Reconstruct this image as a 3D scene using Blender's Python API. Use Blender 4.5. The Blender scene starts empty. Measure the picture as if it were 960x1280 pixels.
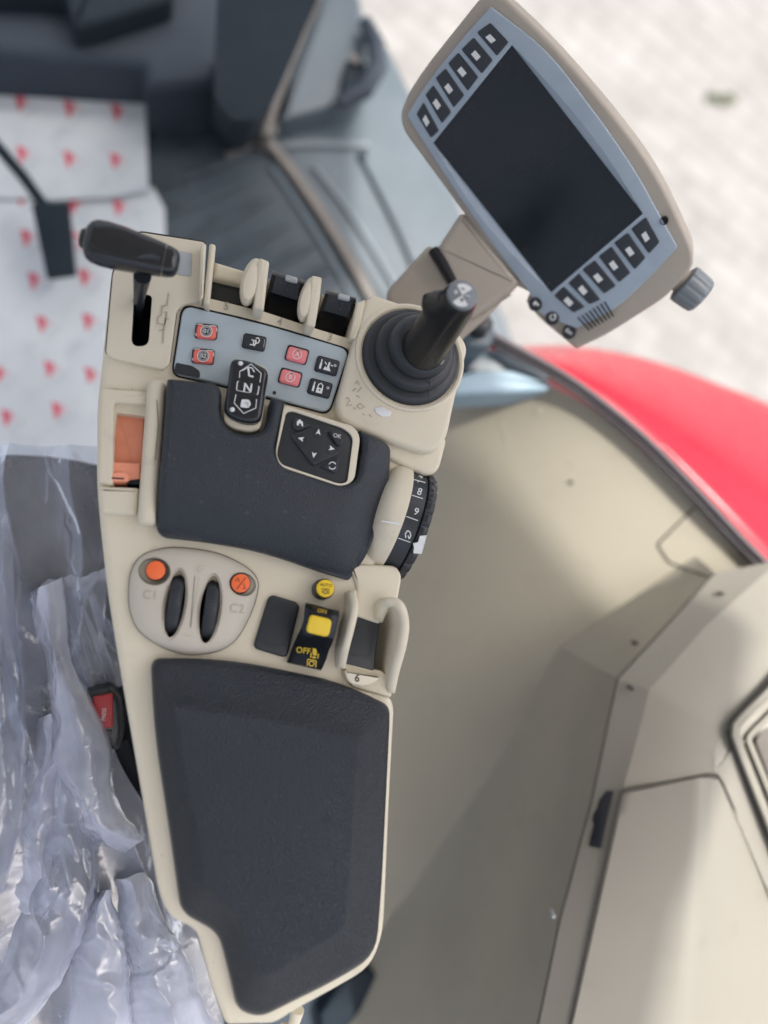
import bpy, bmesh, math, random
from mathutils import Vector, Matrix, noise
random.seed(7)
R = math.radians
sc = bpy.context.scene
COL = sc.collection

# ------------------------------------------------------------------ camera and frames
FPX, W, H = 924.0, 960.0, 1280.0
NADIR = (230.0, 800.0)                     # where straight down falls in the picture
DECK = 2.0                                 # armrest deck height above the yard
CAMH = 0.45                                # camera above the deck
zc = Vector((-(NADIR[0]-W/2), (NADIR[1]-H/2), 0)); zc = Vector((250.0, 160.0, FPX)).normalized()
yc = (Vector((0, 1, 0)) - zc*zc.y).normalized()
xc = yc.cross(zc)
ROT = Matrix((xc, yc, zc))                 # camera -> world
CAM = Vector((0, 0, DECK+CAMH))
def ray(px, py):
    return ROT @ Vector((px-W/2, -(py-H/2), -FPX))
class Frame:
    """a flat working plane: a pixel and a height above the plane give a real point"""
    def __init__(s, o, n):
        s.o = Vector(o); s.n = Vector(n).normalized()
    def p(s, px, py, h=0.0):
        d = ray(px, py)
        t = ((s.o + s.n*h - CAM).dot(s.n))/d.dot(s.n)
        return CAM + d*t
    def px(s, px, py, h=0.0):              # size of one pixel there
        return (s.p(px+1, py, h)-s.p(px, py, h)).length
def level(z): return Frame((0, 0, DECK+z), (0, 0, 1))
D = level(0.0)
def P(px, py, z): return D.p(px, py, z)
def at_depth(px, py, d):
    v = ray(px, py); return CAM + v*(d/FPX)

# ------------------------------------------------------------------ materials
def mat(name, col, rough=0.5, spec=0.5, bump=None, var=None, specks=None, coat=0.0, metal=0.0, emit=None):
    m = bpy.data.materials.new(name); m.use_nodes = True
    nt = m.node_tree; b = nt.nodes['Principled BSDF']
    b.inputs['Base Color'].default_value = (*col, 1); b.inputs['Roughness'].default_value = rough
    b.inputs['Specular IOR Level'].default_value = spec; b.inputs['Metallic'].default_value = metal
    b.inputs['Coat Weight'].default_value = coat; b.inputs['Coat Roughness'].default_value = 0.08
    tc = nt.nodes.new('ShaderNodeTexCoord')
    L = nt.links.new
    cur = None
    def mixc(fac, a, c2):
        n = nt.nodes.new('ShaderNodeMix'); n.data_type = 'RGBA'
        L(fac, n.inputs[0])
        if a is None: n.inputs[6].default_value = (*col, 1)
        else: L(a, n.inputs[6])
        n.inputs[7].default_value = (*c2, 1)
        return n.outputs[2]
    def ntex(scale, detail=3, r=0.55):
        n = nt.nodes.new('ShaderNodeTexNoise'); n.inputs['Scale'].default_value = scale
        n.inputs['Detail'].default_value = detail; n.inputs['Roughness'].default_value = r
        L(tc.outputs['Object'], n.inputs['Vector']); return n.outputs['Fac']
    def ramp(f, a, b2, v0=0.0, v1=1.0):
        n = nt.nodes.new('ShaderNodeMapRange'); L(f, n.inputs[0])
        n.inputs[1].default_value = a; n.inputs[2].default_value = b2
        n.inputs[3].default_value = v0; n.inputs[4].default_value = v1
        return n.outputs[0]
    if var:                                # (scale, colour, low, high) soft variation / wear
        for (s_, c_, lo, hi) in var:
            cur = mixc(ramp(ntex(s_), lo, hi), cur, c_)
    if specks:                             # (scale, colour, threshold) dust and scuffs
        for (s_, c_, th) in specks:
            cur = mixc(ramp(ntex(s_, 2, 0.7), th, th+0.05), cur, c_)
    if cur: L(cur, b.inputs['Base Color'])
    rr = ramp(ntex(40.0, 4), 0.3, 0.7, max(0.02, rough-0.06), min(1, rough+0.06)); L(rr, b.inputs['Roughness'])
    if bump:                               # (kind, scale, strength, distance)
        kind, s_, st, di = bump
        bn = nt.nodes.new('ShaderNodeBump'); bn.inputs['Strength'].default_value = st; bn.inputs['Distance'].default_value = di
        if kind == 'leather':
            v = nt.nodes.new('ShaderNodeTexVoronoi'); v.inputs['Scale'].default_value = s_
            v.feature = 'F1'
            mp = nt.nodes.new('ShaderNodeMapping'); L(tc.outputs['Object'], mp.inputs[0])
            w = nt.nodes.new('ShaderNodeTexNoise'); w.inputs['Scale'].default_value = s_*0.6; L(tc.outputs['Object'], w.inputs['Vector'])
            vm = nt.nodes.new('ShaderNodeVectorMath'); vm.operation = 'MULTIPLY_ADD'
            L(w.outputs['Color'], vm.inputs[0]); vm.inputs[1].default_value = (0.5/s_,)*3; L(mp.outputs[0], vm.inputs[2])
            L(vm.outputs[0], v.inputs['Vector']); L(v.outputs['Distance'], bn.inputs['Height'])
        else:
            L(ntex(s_, 4), bn.inputs['Height'])
        L(bn.outputs[0], b.inputs['Normal'])
    if emit:
        b.inputs['Emission Color'].default_value = (*emit[0], 1); b.inputs['Emission Strength'].default_value = emit[1]
    return m
CREAM = mat('cream plastic', (0.70, 0.645, 0.505), 0.42, 0.4, ('noise', 1500, 0.12, 0.0003),
            var=[(9, (0.63, 0.575, 0.46), 0.45, 0.75), (70, (0.56, 0.505, 0.40), 0.62, 0.85)], specks=[(330, (0.20, 0.17, 0.13), 0.745)])
CREAMD = mat('soil and relief shade cream', (0.42, 0.385, 0.31), 0.55, 0.3)  # dirt and scuffs, plus the painted shade of moulded marks
GRIP = mat('black grip', (0.007, 0.009, 0.012), 0.30, 0.4, ('noise', 1000, 0.2, 0.0003), specks=[(600, (0.05, 0.055, 0.06), 0.77)])
CREAM2 = mat('grey cream plastic', (0.56, 0.52, 0.435), 0.45, 0.4, ('noise', 1500, 0.12, 0.0003),
            var=[(30, (0.51, 0.47, 0.39), 0.5, 0.8)])
TAUPE = mat('taupe plastic', (0.40, 0.36, 0.305), 0.5, 0.4, ('noise', 1400, 0.15, 0.0003), var=[(14, (0.365, 0.325, 0.275), 0.4, 0.7)])
RUBBER = mat('charcoal leatherette', (0.0150, 0.0200, 0.0275), 0.36, 0.45, ('leather', 1000, 0.85, 0.0008),
            var=[(10, (0.019, 0.0245, 0.033), 0.45, 0.7)], specks=[(420, (0.09, 0.095, 0.105), 0.74)])
PALM = mat('charcoal soft grip', (0.019, 0.0255, 0.035), 0.36, 0.5, ('leather', 1400, 0.6, 0.0006),
            var=[(12, (0.02, 0.027, 0.037), 0.45, 0.75)], specks=[(520, (0.13, 0.14, 0.16), 0.735), (190, (0.045, 0.05, 0.06), 0.68)])
BLACK = mat('black plastic', (0.017, 0.019, 0.024), 0.36, 0.5, ('noise', 1200, 0.15, 0.0003), specks=[(600, (0.07, 0.075, 0.08), 0.76)])
GLOSS = mat('gloss black plastic', (0.010, 0.0135, 0.019), 0.17, 0.5, coat=0.15, specks=[(700, (0.06, 0.06, 0.07), 0.77)])
SOFTBLK = mat('dark rubber', (0.022, 0.027, 0.034), 0.38, 0.5, ('noise', 900, 0.25, 0.0004), specks=[(500, (0.09, 0.1, 0.11), 0.74)])
BLUEG = mat('pale blue grey panel', (0.41, 0.49, 0.53), 0.36, 0.45, ('noise', 1300, 0.1, 0.0003), var=[(45, (0.36, 0.435, 0.475), 0.5, 0.75)], specks=[(300, (0.17, 0.2, 0.22), 0.76)])
BLUEM = mat('blue grey display bezel', (0.34, 0.41, 0.485), 0.4, 0.45, ('noise', 1300, 0.1, 0.0003), var=[(45, (0.30, 0.365, 0.44), 0.5, 0.75)])
RED = mat('coral red key', (0.80, 0.17, 0.135), 0.4, 0.4, specks=[(300, (0.45, 0.12, 0.1), 0.68)])
PINK = mat('pink red key', (0.82, 0.24, 0.25), 0.45, 0.4, specks=[(300, (0.5, 0.12, 0.12), 0.7)])
ORANGE = mat('orange plastic', (0.90, 0.36, 0.23), 0.42, 0.4, ('noise', 900, 0.1, 0.0003), var=[(60, (0.84, 0.31, 0.19), 0.5, 0.75)])
ORANGEB = mat('bright orange plastic', (0.90, 0.17, 0.05), 0.4, 0.4, specks=[(400, (0.6, 0.12, 0.04), 0.74)])
HEADL = mat('light headliner', (0.62, 0.60, 0.55), 0.8, 0.2)  # underside of the unseen roof, pale to bounce fill light down
YELLOW = mat('yellow plastic', (0.80, 0.56, 0.03), 0.35, 0.45, var=[(90, (0.72, 0.48, 0.02), 0.5, 0.8)])
WHITE = mat('white print', (0.72, 0.74, 0.74), 0.5)
YPRINT = mat('yellow print', (0.75, 0.52, 0.05), 0.5)
DARK = mat('dark recess', (0.012, 0.013, 0.016), 0.6, 0.3)
DPRINT = mat('dark print', (0.035, 0.03, 0.03), 0.55)
SCREEN = mat('lcd glass', (0.006, 0.011, 0.015), 0.26, 0.38, var=[(9, (0.016, 0.018, 0.021), 0.45, 0.75)])
SILVER = mat('silver grey plastic', (0.40, 0.43, 0.45), 0.35, 0.5)
PGREY = mat('grey cap', (0.19, 0.215, 0.235), 0.4, 0.5)
SEATF = mat('dark seat fabric', (0.020, 0.024, 0.032), 0.85, 0.2, ('noise', 600, 0.5, 0.001), var=[(9, (0.034, 0.038, 0.048), 0.4, 0.7)])
BLACKW = mat('black webbing', (0.010, 0.011, 0.014), 0.7, 0.3, ('noise', 800, 0.4, 0.0006))
BUCKRED = mat('red buckle key', (0.42, 0.03, 0.035), 0.4, 0.4)
FLOORM = mat('grey rubber floor', (0.046, 0.062, 0.075), 0.5, 0.25, ('noise', 200, 0.2, 0.001), var=[(6, (0.066, 0.084, 0.098), 0.4, 0.7), (25, (0.034, 0.046, 0.056), 0.5, 0.75)])
GREYTRIM = mat('grey trim', (0.088, 0.117, 0.139), 0.4, 0.4, var=[(7, (0.068, 0.092, 0.11), 0.4, 0.7)])
DGREY = mat('dark grey trim', (0.017, 0.026, 0.035), 0.6, 0.12, var=[(6, (0.025, 0.035, 0.045), 0.4, 0.7)])
MGREY = mat('mid grey trim', (0.046, 0.060, 0.077), 0.6, 0.15, var=[(6, (0.06, 0.075, 0.094), 0.4, 0.7)])
SILL = mat('tan sill strip', (0.17, 0.158, 0.142), 0.5, 0.4, var=[(12, (0.12, 0.115, 0.108), 0.4, 0.7)])
TRIML = mat('light grey trim line', (0.15, 0.185, 0.21), 0.45, 0.4)
SKYTINT = mat('sky tinted grey ledge', (0.27, 0.37, 0.44), 0.5, 0.3)  # grey ledge, its sky reflection painted as an even pale blue
PANEL = mat('beige cab panel', (0.355, 0.330, 0.262), 0.5, 0.4, ('noise', 900, 0.12, 0.0004), var=[(5, (0.33, 0.305, 0.242), 0.4, 0.7), (26, (0.312, 0.288, 0.228), 0.6, 0.85)], specks=[(75, (0.18, 0.165, 0.14), 0.745)])
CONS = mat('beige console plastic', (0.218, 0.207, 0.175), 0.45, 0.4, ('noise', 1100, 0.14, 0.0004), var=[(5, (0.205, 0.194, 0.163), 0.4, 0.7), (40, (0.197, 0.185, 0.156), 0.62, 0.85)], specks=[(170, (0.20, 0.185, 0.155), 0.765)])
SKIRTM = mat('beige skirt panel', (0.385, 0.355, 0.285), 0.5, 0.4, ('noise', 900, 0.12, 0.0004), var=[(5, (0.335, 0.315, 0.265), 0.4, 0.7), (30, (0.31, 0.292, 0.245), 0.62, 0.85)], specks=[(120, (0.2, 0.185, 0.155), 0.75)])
TRAYM = mat('dark tray well', (0.11, 0.10, 0.088), 0.6, 0.3)
SEAM = mat('seam shadow gap', (0.075, 0.069, 0.058), 0.7, 0.2)
SEALM = mat('dark rubber seal', (0.045, 0.040, 0.048), 0.5, 0.4, var=[(30, (0.06, 0.054, 0.06), 0.4, 0.7)])
SEALL = mat('worn seal lip', (0.12, 0.105, 0.11), 0.5, 0.4)
FENDER = mat('red fender paint', (0.40, 0.014, 0.030), 0.24, 0.22, coat=0.0, var=[(8, (0.39, 0.016, 0.034), 0.4, 0.7)])
PAPER = mat('white protective paper', (0.60, 0.64, 0.655), 0.6, 0.3, ('noise', 60, 0.25, 0.004), var=[(5, (0.50, 0.54, 0.565), 0.42, 0.72), (22, (0.47, 0.505, 0.53), 0.58, 0.8)])
PAPRED = mat('red paper print', (0.60, 0.10, 0.14), 0.6)
PAPPINK = mat('pale red paper print', (0.66, 0.35, 0.38), 0.6)
PAPGREY = mat('grey paper print', (0.46, 0.50, 0.52), 0.6)

# ------------------------------------------------------------------ 2-D outlines (pixel space)
def arc_corner(a, b, c, r, k):
    a, b, c = Vector(a), Vector(b), Vector(c)
    u, v = (a-b), (c-b)
    r = min(r, u.length*0.48, v.length*0.48)
    s, e = b+u.normalized()*r, b+v.normalized()*r
    return [((1-t)**2)*s + 2*t*(1-t)*b + t*t*e for t in [i/(k-1) for i in range(k)]]
def rp(pts, r=6, k=5, m=0):
    """closed polygon with rounded corners; r one number or one per corner; m extra points on every edge"""
    n = len(pts); out = []
    rr = r if isinstance(r, (list, tuple)) else [r]*n
    arcs = [arc_corner(pts[i-1], pts[i], pts[(i+1) % n], max(rr[i], 0.05), k) for i in range(n)]
    for i in range(n):
        out += arcs[i]
        e, s = arcs[i][-1], arcs[(i+1) % n][0]
        for j in range(m):
            out.append(e.lerp(s, (j+1)/(m+1)))
    return [tuple(q) for q in out]
def spl(pts, k=6, closed=True):
    """Catmull-Rom through the points"""
    n = len(pts); out = []
    V = [Vector(q) for q in pts]
    rng = range(n) if closed else range(n-1)
    for i in rng:
        if closed: a, b, c, d = V[i-1], V[i], V[(i+1) % n], V[(i+2) % n]
        else: a, b, c, d = V[max(i-1, 0)], V[i], V[i+1], V[min(i+2, n-1)]
        for j in range(k):
            t = j/k
            out.append(0.5*((2*b)+(c-a)*t+(2*a-5*b+4*c-d)*t*t+(3*b-a-3*c+d)*t**3))
    if not closed: out.append(V[-1])
    return [tuple(q) for q in out]
def rect(cx, cy, w, h, ang=0.0):
    c, s = math.cos(R(ang)), math.sin(R(ang))
    return [(cx+x*c-y*s, cy+x*s+y*c) for x, y in ((-w/2, -h/2), (w/2, -h/2), (w/2, h/2), (-w/2, h/2))]
def circ(cx, cy, r, n=28, ry=None, ang=0.0):
    c, s = math.cos(R(ang)), math.sin(R(ang)); ry = ry or r
    return [(cx+r*math.cos(t)*c-ry*math.sin(t)*s, cy+r*math.cos(t)*s+ry*math.sin(t)*c) for t in [2*math.pi*i/n for i in range(n)]]

def inset(top, nrm, d):
    """move the outline inwards; where a tight corner would fold over, pull its points to the meeting of its two neighbours"""
    n = len(top); out = [q+v*d for q, v in zip(top, nrm)]
    if d <= 0: return out
    bad = [(out[(i+1) % n]-out[i]).dot(top[(i+1) % n]-top[i]) <= 1e-14 for i in range(n)]
    if not any(bad) or all(bad): return out
    i0 = next(i for i in range(n) if not bad[i]); i = 0
    while i < n:
        a = (i0+i) % n
        if not bad[a]: i += 1; continue
        j = i
        while bad[(i0+j) % n]: j += 1
        e0, e1 = (i0+i-1) % n, (i0+j) % n              # good edges either side
        p0, u = out[e0], top[(e0+1) % n]-top[e0]
        p1, v = out[(e1+1) % n], top[(e1+1) % n]-top[e1]
        u = u.normalized(); v = v.normalized(); w = p1-p0
        cr = u.cross(v); den = cr.dot(cr)
        if den > 1e-6:
            t = w.cross(v).dot(cr)/den; X = p0+u*t
        else: X = (out[(e0+1) % n]+out[e1])/2
        k = i
        while True:
            out[(i0+k) % n] = X.copy()
            if k == j: break
            k += 1
        i = j+1
    return out
def onmesh(o, lift=0.0003):
    """pixel -> point just above the part's own surface"""
    from mathutils.bvhtree import BVHTree
    o0 = WLOC[o.name]; t = BVHTree.FromPolygons([tuple(v.co+o0) for v in o.data.vertices], [tuple(q.vertices) for q in o.data.polygons])
    def f(px, py, h=0.0):
        hit = t.ray_cast(CAM, ray(px, py).normalized())
        q = hit[0] if hit[0] is not None else D.p(px, py, 0.0)
        return q+Vector((0, 0, lift+h))
    return f
class Skin:
    """stands in for a Frame: everything drawn on it follows a part's surface"""
    def __init__(s, o): s.f = onmesh(o, 0.0); s.n = Vector((0, 0, 1)); s.o = s.f(0, 0)
    def p(s, px, py, h=0.0): return s.f(px, py, h)
# ------------------------------------------------------------------ mesh builder
class MB:
    def __init__(s): s.v = []; s.f = []; s.m = []; s.mats = []
    def mi(s, m):
        if m not in s.mats: s.mats.append(m)
        return s.mats.index(m)
    def ring(s, pts):
        i = len(s.v); s.v += [tuple(q) for q in pts]; return list(range(i, i+len(pts)))
    def face(s, idx, m): s.f.append(list(idx)); s.m.append(s.mi(m))
    def loft(s, rings, m, closed=True, cap0=False, cap1=False, mcap=None):
        R_ = [s.ring(q) for q in rings]
        n = len(R_[0])
        for a, b in zip(R_, R_[1:]):
            for i in range(n if closed else n-1):
                j = (i+1) % n
                s.face((a[i], a[j], b[j], b[i]), m)
        if cap0: s.face(R_[0][::-1], mcap or m)
        if cap1: s.face(R_[-1], mcap or m)
        return s
    def prism(s, F, poly, h0, h1, bev=0.001, m=None, seg=4, mcap=None, bottom=True, hpoly=None):
        """solid on plane F whose TOP outline (before rounding) is the pixel polygon, rounded over by bev metres"""
        hp = h1 if hpoly is None else hpoly
        top = [F.p(x, y, hp)-F.n*hp for x, y in poly]
        n = len(top)
        area = sum(F.n.dot((top[i]-F.o).cross(top[(i+1) % n]-F.o)) for i in range(n))
        if area < 0: top.reverse()
        nrm = []
        for i in range(n):
            e0 = top[i]-top[i-1]; e1 = top[(i+1) % n]-top[i]
            n0 = F.n.cross(e0.normalized() if e0.length > 1e-9 else e1.normalized()); n1 = F.n.cross(e1.normalized() if e1.length > 1e-9 else e0.normalized())
            b = n0+n1
            b = b.normalized() if b.length > 1e-6 else n0
            k = 1.0/max(0.45, b.dot(n1))
            nrm.append(b*k)
        rings = [[q+F.n*h0 for q in top]]
        if bev > 0:
            for i in range(seg+1):
                a = (math.pi/2)*i/seg
                rings.append([q+F.n*(h1-bev+bev*math.sin(a)) for q in inset(top, nrm, bev*(1-math.cos(a)))])
        else: rings.append([q+F.n*h1 for q in top])
        s.loft(rings, m, True, bottom, True, None)
        if mcap: s.m[-1] = s.mi(mcap)
        return s
    def flat(s, F, poly, h, m):
        top = [F.p(x, y, h) for x, y in poly]; n = len(top)
        area = sum(F.n.dot((top[i]-F.o).cross(top[(i+1) % n]-F.o)) for i in range(n))
        if area < 0: top.reverse()
        s.face(s.ring(top), m); return s
    def stroke(s, F, pts, w, h, m, t=0.00025, closed=False):
        """printed or moulded line of pixel width w"""
        V = [Vector(q) for q in pts]; n = len(V)
        Lf, Rt = [], []
        for i in range(n):
            a = V[i-1] if (i > 0 or closed) else V[i]; b = V[(i+1) % n] if (i < n-1 or closed) else V[i]
            d = (b-a); d = d.normalized() if d.length > 1e-6 else Vector((1, 0)); nn = Vector((-d.y, d.x))*w/2
            Lf.append(V[i]+nn); Rt.append(V[i]-nn)
        rings = [[F.p(*Lf[i], h-t*2), F.p(*Lf[i], h), F.p(*Rt[i], h), F.p(*Rt[i], h-t*2)] for i in range(n)]
        if closed: rings.append(rings[0])
        rings = [q[::-1] for q in rings]
        s.loft(rings, m, True, not closed, not closed); return s
    def tube(s, pts, rad, m, n=10, caps=True):
        V = [Vector(q) for q in pts]
        rads = rad if isinstance(rad, (list, tuple)) else [rad]*len(V)
        up = Vector((0.13, 0.21, 0.97)); rings = []
        for i in range(len(V)):
            t = (V[min(i+1, len(V)-1)]-V[max(i-1, 0)]).normalized()
            a = t.cross(up); a = a.normalized() if a.length > 1e-4 else Vector((1, 0, 0)); b = t.cross(a)
            rings.append([V[i]+(a*math.cos(q)-b*math.sin(q))*rads[i] for q in [2*math.pi*k/n for k in range(n)]])
        rings = [q[::-1] for q in rings]
        s.loft(rings, m, True, caps, caps); return s
    def lathe(s, o, ax, prof, m, n=40, cap0=True, cap1=True, mats=None, ref=None, wob=None):
        """prof: list of (radius, height along ax)"""
        ax = Vector(ax).normalized(); r0 = Vector(ref) if ref else Vector((1, 0, 0))
        a = (r0-ax*ax.dot(r0)).normalized(); b = ax.cross(a); o = Vector(o)
        rings = []
        for (r, h) in prof:
            rings.append([o+ax*h+(a*math.cos(t)+b*math.sin(t))*(r*(wob(t) if wob else 1)) for t in [2*math.pi*i/n for i in range(n)]])
        k0 = len(s.f)
        s.loft(rings, m, True, cap0, cap1)
        if mats:
            for i, mm in enumerate(mats):
                for q in range(n): s.m[k0+i*n+q] = s.mi(mm)
        return s
    def text(s, F, cx, cy, txt, size, ang, h, m, ext=0.0, sx=1.0, bold=0.0, mapf=None):
        cu = bpy.data.curves.new('t', 'FONT'); cu.body = txt; cu.size = 1; cu.align_x = 'CENTER'; cu.align_y = 'CENTER'
        cu.resolution_u = 3; cu.offset = bold
        if ext: cu.extrude = 0.05
        ob = bpy.data.objects.new('t', cu); COL.objects.link(ob)
        dg = bpy.context.evaluated_depsgraph_get(); me = bpy.data.meshes.new_from_object(ob.evaluated_get(dg))
        c, sn = math.cos(R(ang)), math.sin(R(ang))
        base = len(s.v)
        for q in me.vertices:
            x, y = q.co.x*size*sx, -q.co.y*size
            X, Y = cx+x*c-y*sn, cy+x*sn+y*c
            hh = h+(q.co.z/0.05)*ext if ext else h
            s.v.append(tuple(mapf(X, Y, hh) if mapf else F.p(X, Y, hh)))
        for p_ in me.polygons: s.f.append([base+i for i in p_.vertices]); s.m.append(s.mi(m))
        COL.objects.unlink(ob); bpy.data.objects.remove(ob); bpy.data.meshes.remove(me); bpy.data.curves.remove(cu)
        return s
    def build(s, name, parent=None, label=None, ang=35, dice=None, deform=None, merge=False):
        me = bpy.data.meshes.new(name)
        o0 = Vector((0, 0, 0))
        if parent is None and s.v:
            lo = Vector([min(q[i] for q in s.v) for i in range(3)]); hi = Vector([max(q[i] for q in s.v) for i in range(3)])
            o0 = Vector(((lo.x+hi.x)/2, (lo.y+hi.y)/2, lo.z))
        elif parent is not None: o0 = WLOC[parent.name]
        me.from_pydata([tuple(Vector(q)-o0) for q in s.v], [], s.f)
        for m in s.mats: me.materials.append(m)
        for p_, k in zip(me.polygons, s.m): p_.material_index = k
        if True:
            bm = bmesh.new(); bm.from_mesh(me)
            bmesh.ops.recalc_face_normals(bm, faces=bm.faces)
            bmesh.ops.remove_doubles(bm, verts=bm.verts, dist=1e-6 if merge else 1e-7)
            bmesh.ops.triangulate(bm, faces=[f for f in bm.faces if len(f.verts) > 4], ngon_method='EAR_CLIP')
            if dice:
                xs = [v.co.x for v in bm.verts]; ys = [v.co.y for v in bm.verts]
                for ax, lo, hi in ((0, min(xs), max(xs)), (1, min(ys), max(ys))):
                    k = lo+dice
                    while k < hi:
                        co = Vector((0, 0, 0)); co[ax] = k; no = Vector((0, 0, 0)); no[ax] = 1
                        bmesh.ops.bisect_plane(bm, geom=bm.verts[:]+bm.edges[:]+bm.faces[:], plane_co=co, plane_no=no)
                        k += dice
            bm.to_mesh(me); bm.free()
        if deform:
            for v in me.vertices: v.co = deform(v.co+o0)-o0
        me.validate(); me.shade_smooth()
        me.set_sharp_from_angle(angle=R(ang))
        o = bpy.data.objects.new(name, me); COL.objects.link(o)
        WLOC[o.name] = o0
        if parent is not None: o.parent = parent
        else: o.location = o0
        if label: o['label'] = label
        return o
WLOC = {}
def tag(o, label, cat, group=None, kind=None):
    o['label'] = label; o['category'] = cat
    if group: o['group'] = group
    if kind: o['kind'] = kind
    return o
def thing(name, loc, label, cat, group=None):
    o = bpy.data.objects.new(name, None); COL.objects.link(o); o.location = loc; o.empty_display_size = 0.02
    WLOC[o.name] = Vector(loc)
    return tag(o, label, cat, group)
def structure(o):
    o['kind'] = 'structure'; return o
def carve(o, mb, ang=35, own=True):
    """cut the shape mb out of the part o, once, keeping mb's material on the walls of the hole"""
    me = bpy.data.meshes.new('cut'); o0 = WLOC[o.name]
    me.from_pydata([tuple(Vector(q)-o0) for q in mb.v], [], mb.f)
    for m in mb.mats: me.materials.append(m)
    for p_, k in zip(me.polygons, mb.m): p_.material_index = k
    bm = bmesh.new(); bm.from_mesh(me); bmesh.ops.recalc_face_normals(bm, faces=bm.faces); bm.to_mesh(me); bm.free()
    c = bpy.data.objects.new('cut', me); COL.objects.link(c)
    par = o.parent; o.parent = None; loc = o.location.copy(); o.location = (0, 0, 0)
    md = o.modifiers.new('b', 'BOOLEAN'); md.object = c; md.operation = 'DIFFERENCE'; md.solver = 'EXACT'; md.use_self = own; md.use_hole_tolerant = own; md.material_mode = 'TRANSFER'
    bpy.context.view_layer.update()
    dg = bpy.context.evaluated_depsgraph_get()
    new = bpy.data.meshes.new_from_object(o.evaluated_get(dg))
    o.modifiers.clear(); o.data = new; new.shade_smooth(); new.set_sharp_from_angle(angle=R(ang))
    o.parent = par; o.location = loc
    COL.objects.unlink(c); bpy.data.objects.remove(c)
# ================================================================== ARMREST CONSOLE
ARM = thing('armrest_console', P(330, 800, -0.08), 'cream armrest console with black arm pad, palm grip, joystick and many coloured switches', 'armrest console')
# ---- main shell
shell_pts = [(138, 342), (262, 352), (262, 388), (436, 428), (470, 440), (500, 470), (520, 592), (508, 640), (494, 690), (470, 706),
             (452, 740), (452, 770), (428, 828), (440, 858), (489, 870), (494, 885), (488, 1000), (483, 1120), (480, 1172), (464, 1212), (420, 1238), (372, 1264), (344, 1282),
             (282, 1284), (262, 1230), (245, 1163), (212, 1150), (198, 1119), (175, 984), (153, 859), (134, 744), (124, 650), (120, 600), (121, 500), (126, 460)]
rr = [6, 4, 4, 4, 4, 4, 4, 10, 8, 6, 6, 4, 4, 4, 10, 10, 20, 20, 20, 22, 30, 20, 8, 8, 20, 14, 16, 30, 60, 60, 60, 30, 30, 30, 10]
shell = MB().prism(D, rp(shell_pts, rr, 5), -0.075, 0.0, 0.0045, CREAM, 5).build('shell', ARM, dice=0.03)
MB().prism(D, rp([(250, 370), (264, 373), (330, 389), (394, 410), (440, 424), (446, 440), (332, 412), (222, 388), (232, 380)], 2), -0.05, 0.0008, 0.0008, CREAM, 2).build('front_band', ARM)
for (x, y, t, a) in ((283, 383.5, '5', 10), (349.5, 403, '4', 14), (412.6, 422, '3', 14)):
    m = MB(); m.text(D, x, y-0.5, t, 14, a, 0.0009, CREAMD, ext=0.0004, bold=0.005); m.build('moulded_number', ARM)
m = MB()
for (x, y, t) in ((148, 489.5, ''),):                       # moulded throttle mark above the orange slide
    m.stroke(D, circ(145, 490, 5.5, 14), 1.2, 0.0010, CREAM, 0.0005, closed=True)
    m.stroke(D, [(141, 494), (150, 494)], 1.2, 0.0010, CREAM, 0.0005); m.stroke(D, [(157, 486), (157, 494)], 1.3, 0.0010, CREAM, 0.0005)
    m.stroke(D, [(143, 488), (147, 488), (147, 492)], 1.2, 0.0010, CREAM, 0.0005)
m.build('throttle_mark', ARM)
# recess for the orange slide
carve(shell, MB().prism(D, rp([(142, 503), (182, 508), (176, 608), (132, 604)], 2), -0.022, 0.02, 0, CREAM))
# ---- lever plate with slot
plate = [(141, 340), (172, 289), (256, 302), (252, 376), (232, 379), (221, 386), (212, 455), (204, 462), (140, 447), (132, 441)]
m = MB().prism(D, rp(plate, [4, 8, 4, 6, 8, 8, 4, 6, 6, 6], 5), -0.004, 0.0035, 0.0012, CREAM, 3)
lp = m.build('lever_plate', ARM, dice=0.03); m = MB()
sym = [[(211, 366), (209, 382)], [(208, 382), (203, 382), (202, 393)], [(202, 393), (197, 397), (197, 404), (206, 406), (207, 398), (211, 399)], [(206, 390), (209, 390), (205, 412)], [(205, 412), (199, 413)], [(205, 412), (203.5, 429)]]
for s_ in sym: m.stroke(D, s_, 1.5, 0.0041, CREAMD, 0.0003)
m.build('shift_pattern', ARM)
carve(lp, MB().prism(D, rp([(164, 340), (188, 344), (183, 411), (160, 411)], [6, 6, 11, 11], 7), -0.03, 0.03, 0, DARK))
carve(shell, MB().prism(D, rp([(164, 340), (188, 344), (183, 411), (160, 411)], [6, 6, 11, 11], 7), -0.03, 0.03, 0, DARK))
m = MB().stroke(D, rp(plate, [4, 8, 4, 6, 8, 8, 4, 6, 6, 6], 5), 2.2, 0.0006, DPRINT, 0.0003, closed=True)
m.build('plate_gap', ARM)
MB().prism(D, rp([(223, 313), (240, 316), (239, 345), (222, 343)], 2), 0.003, 0.0042, 0.0004, SILVER, 2).build('plate_window', ARM)
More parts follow.
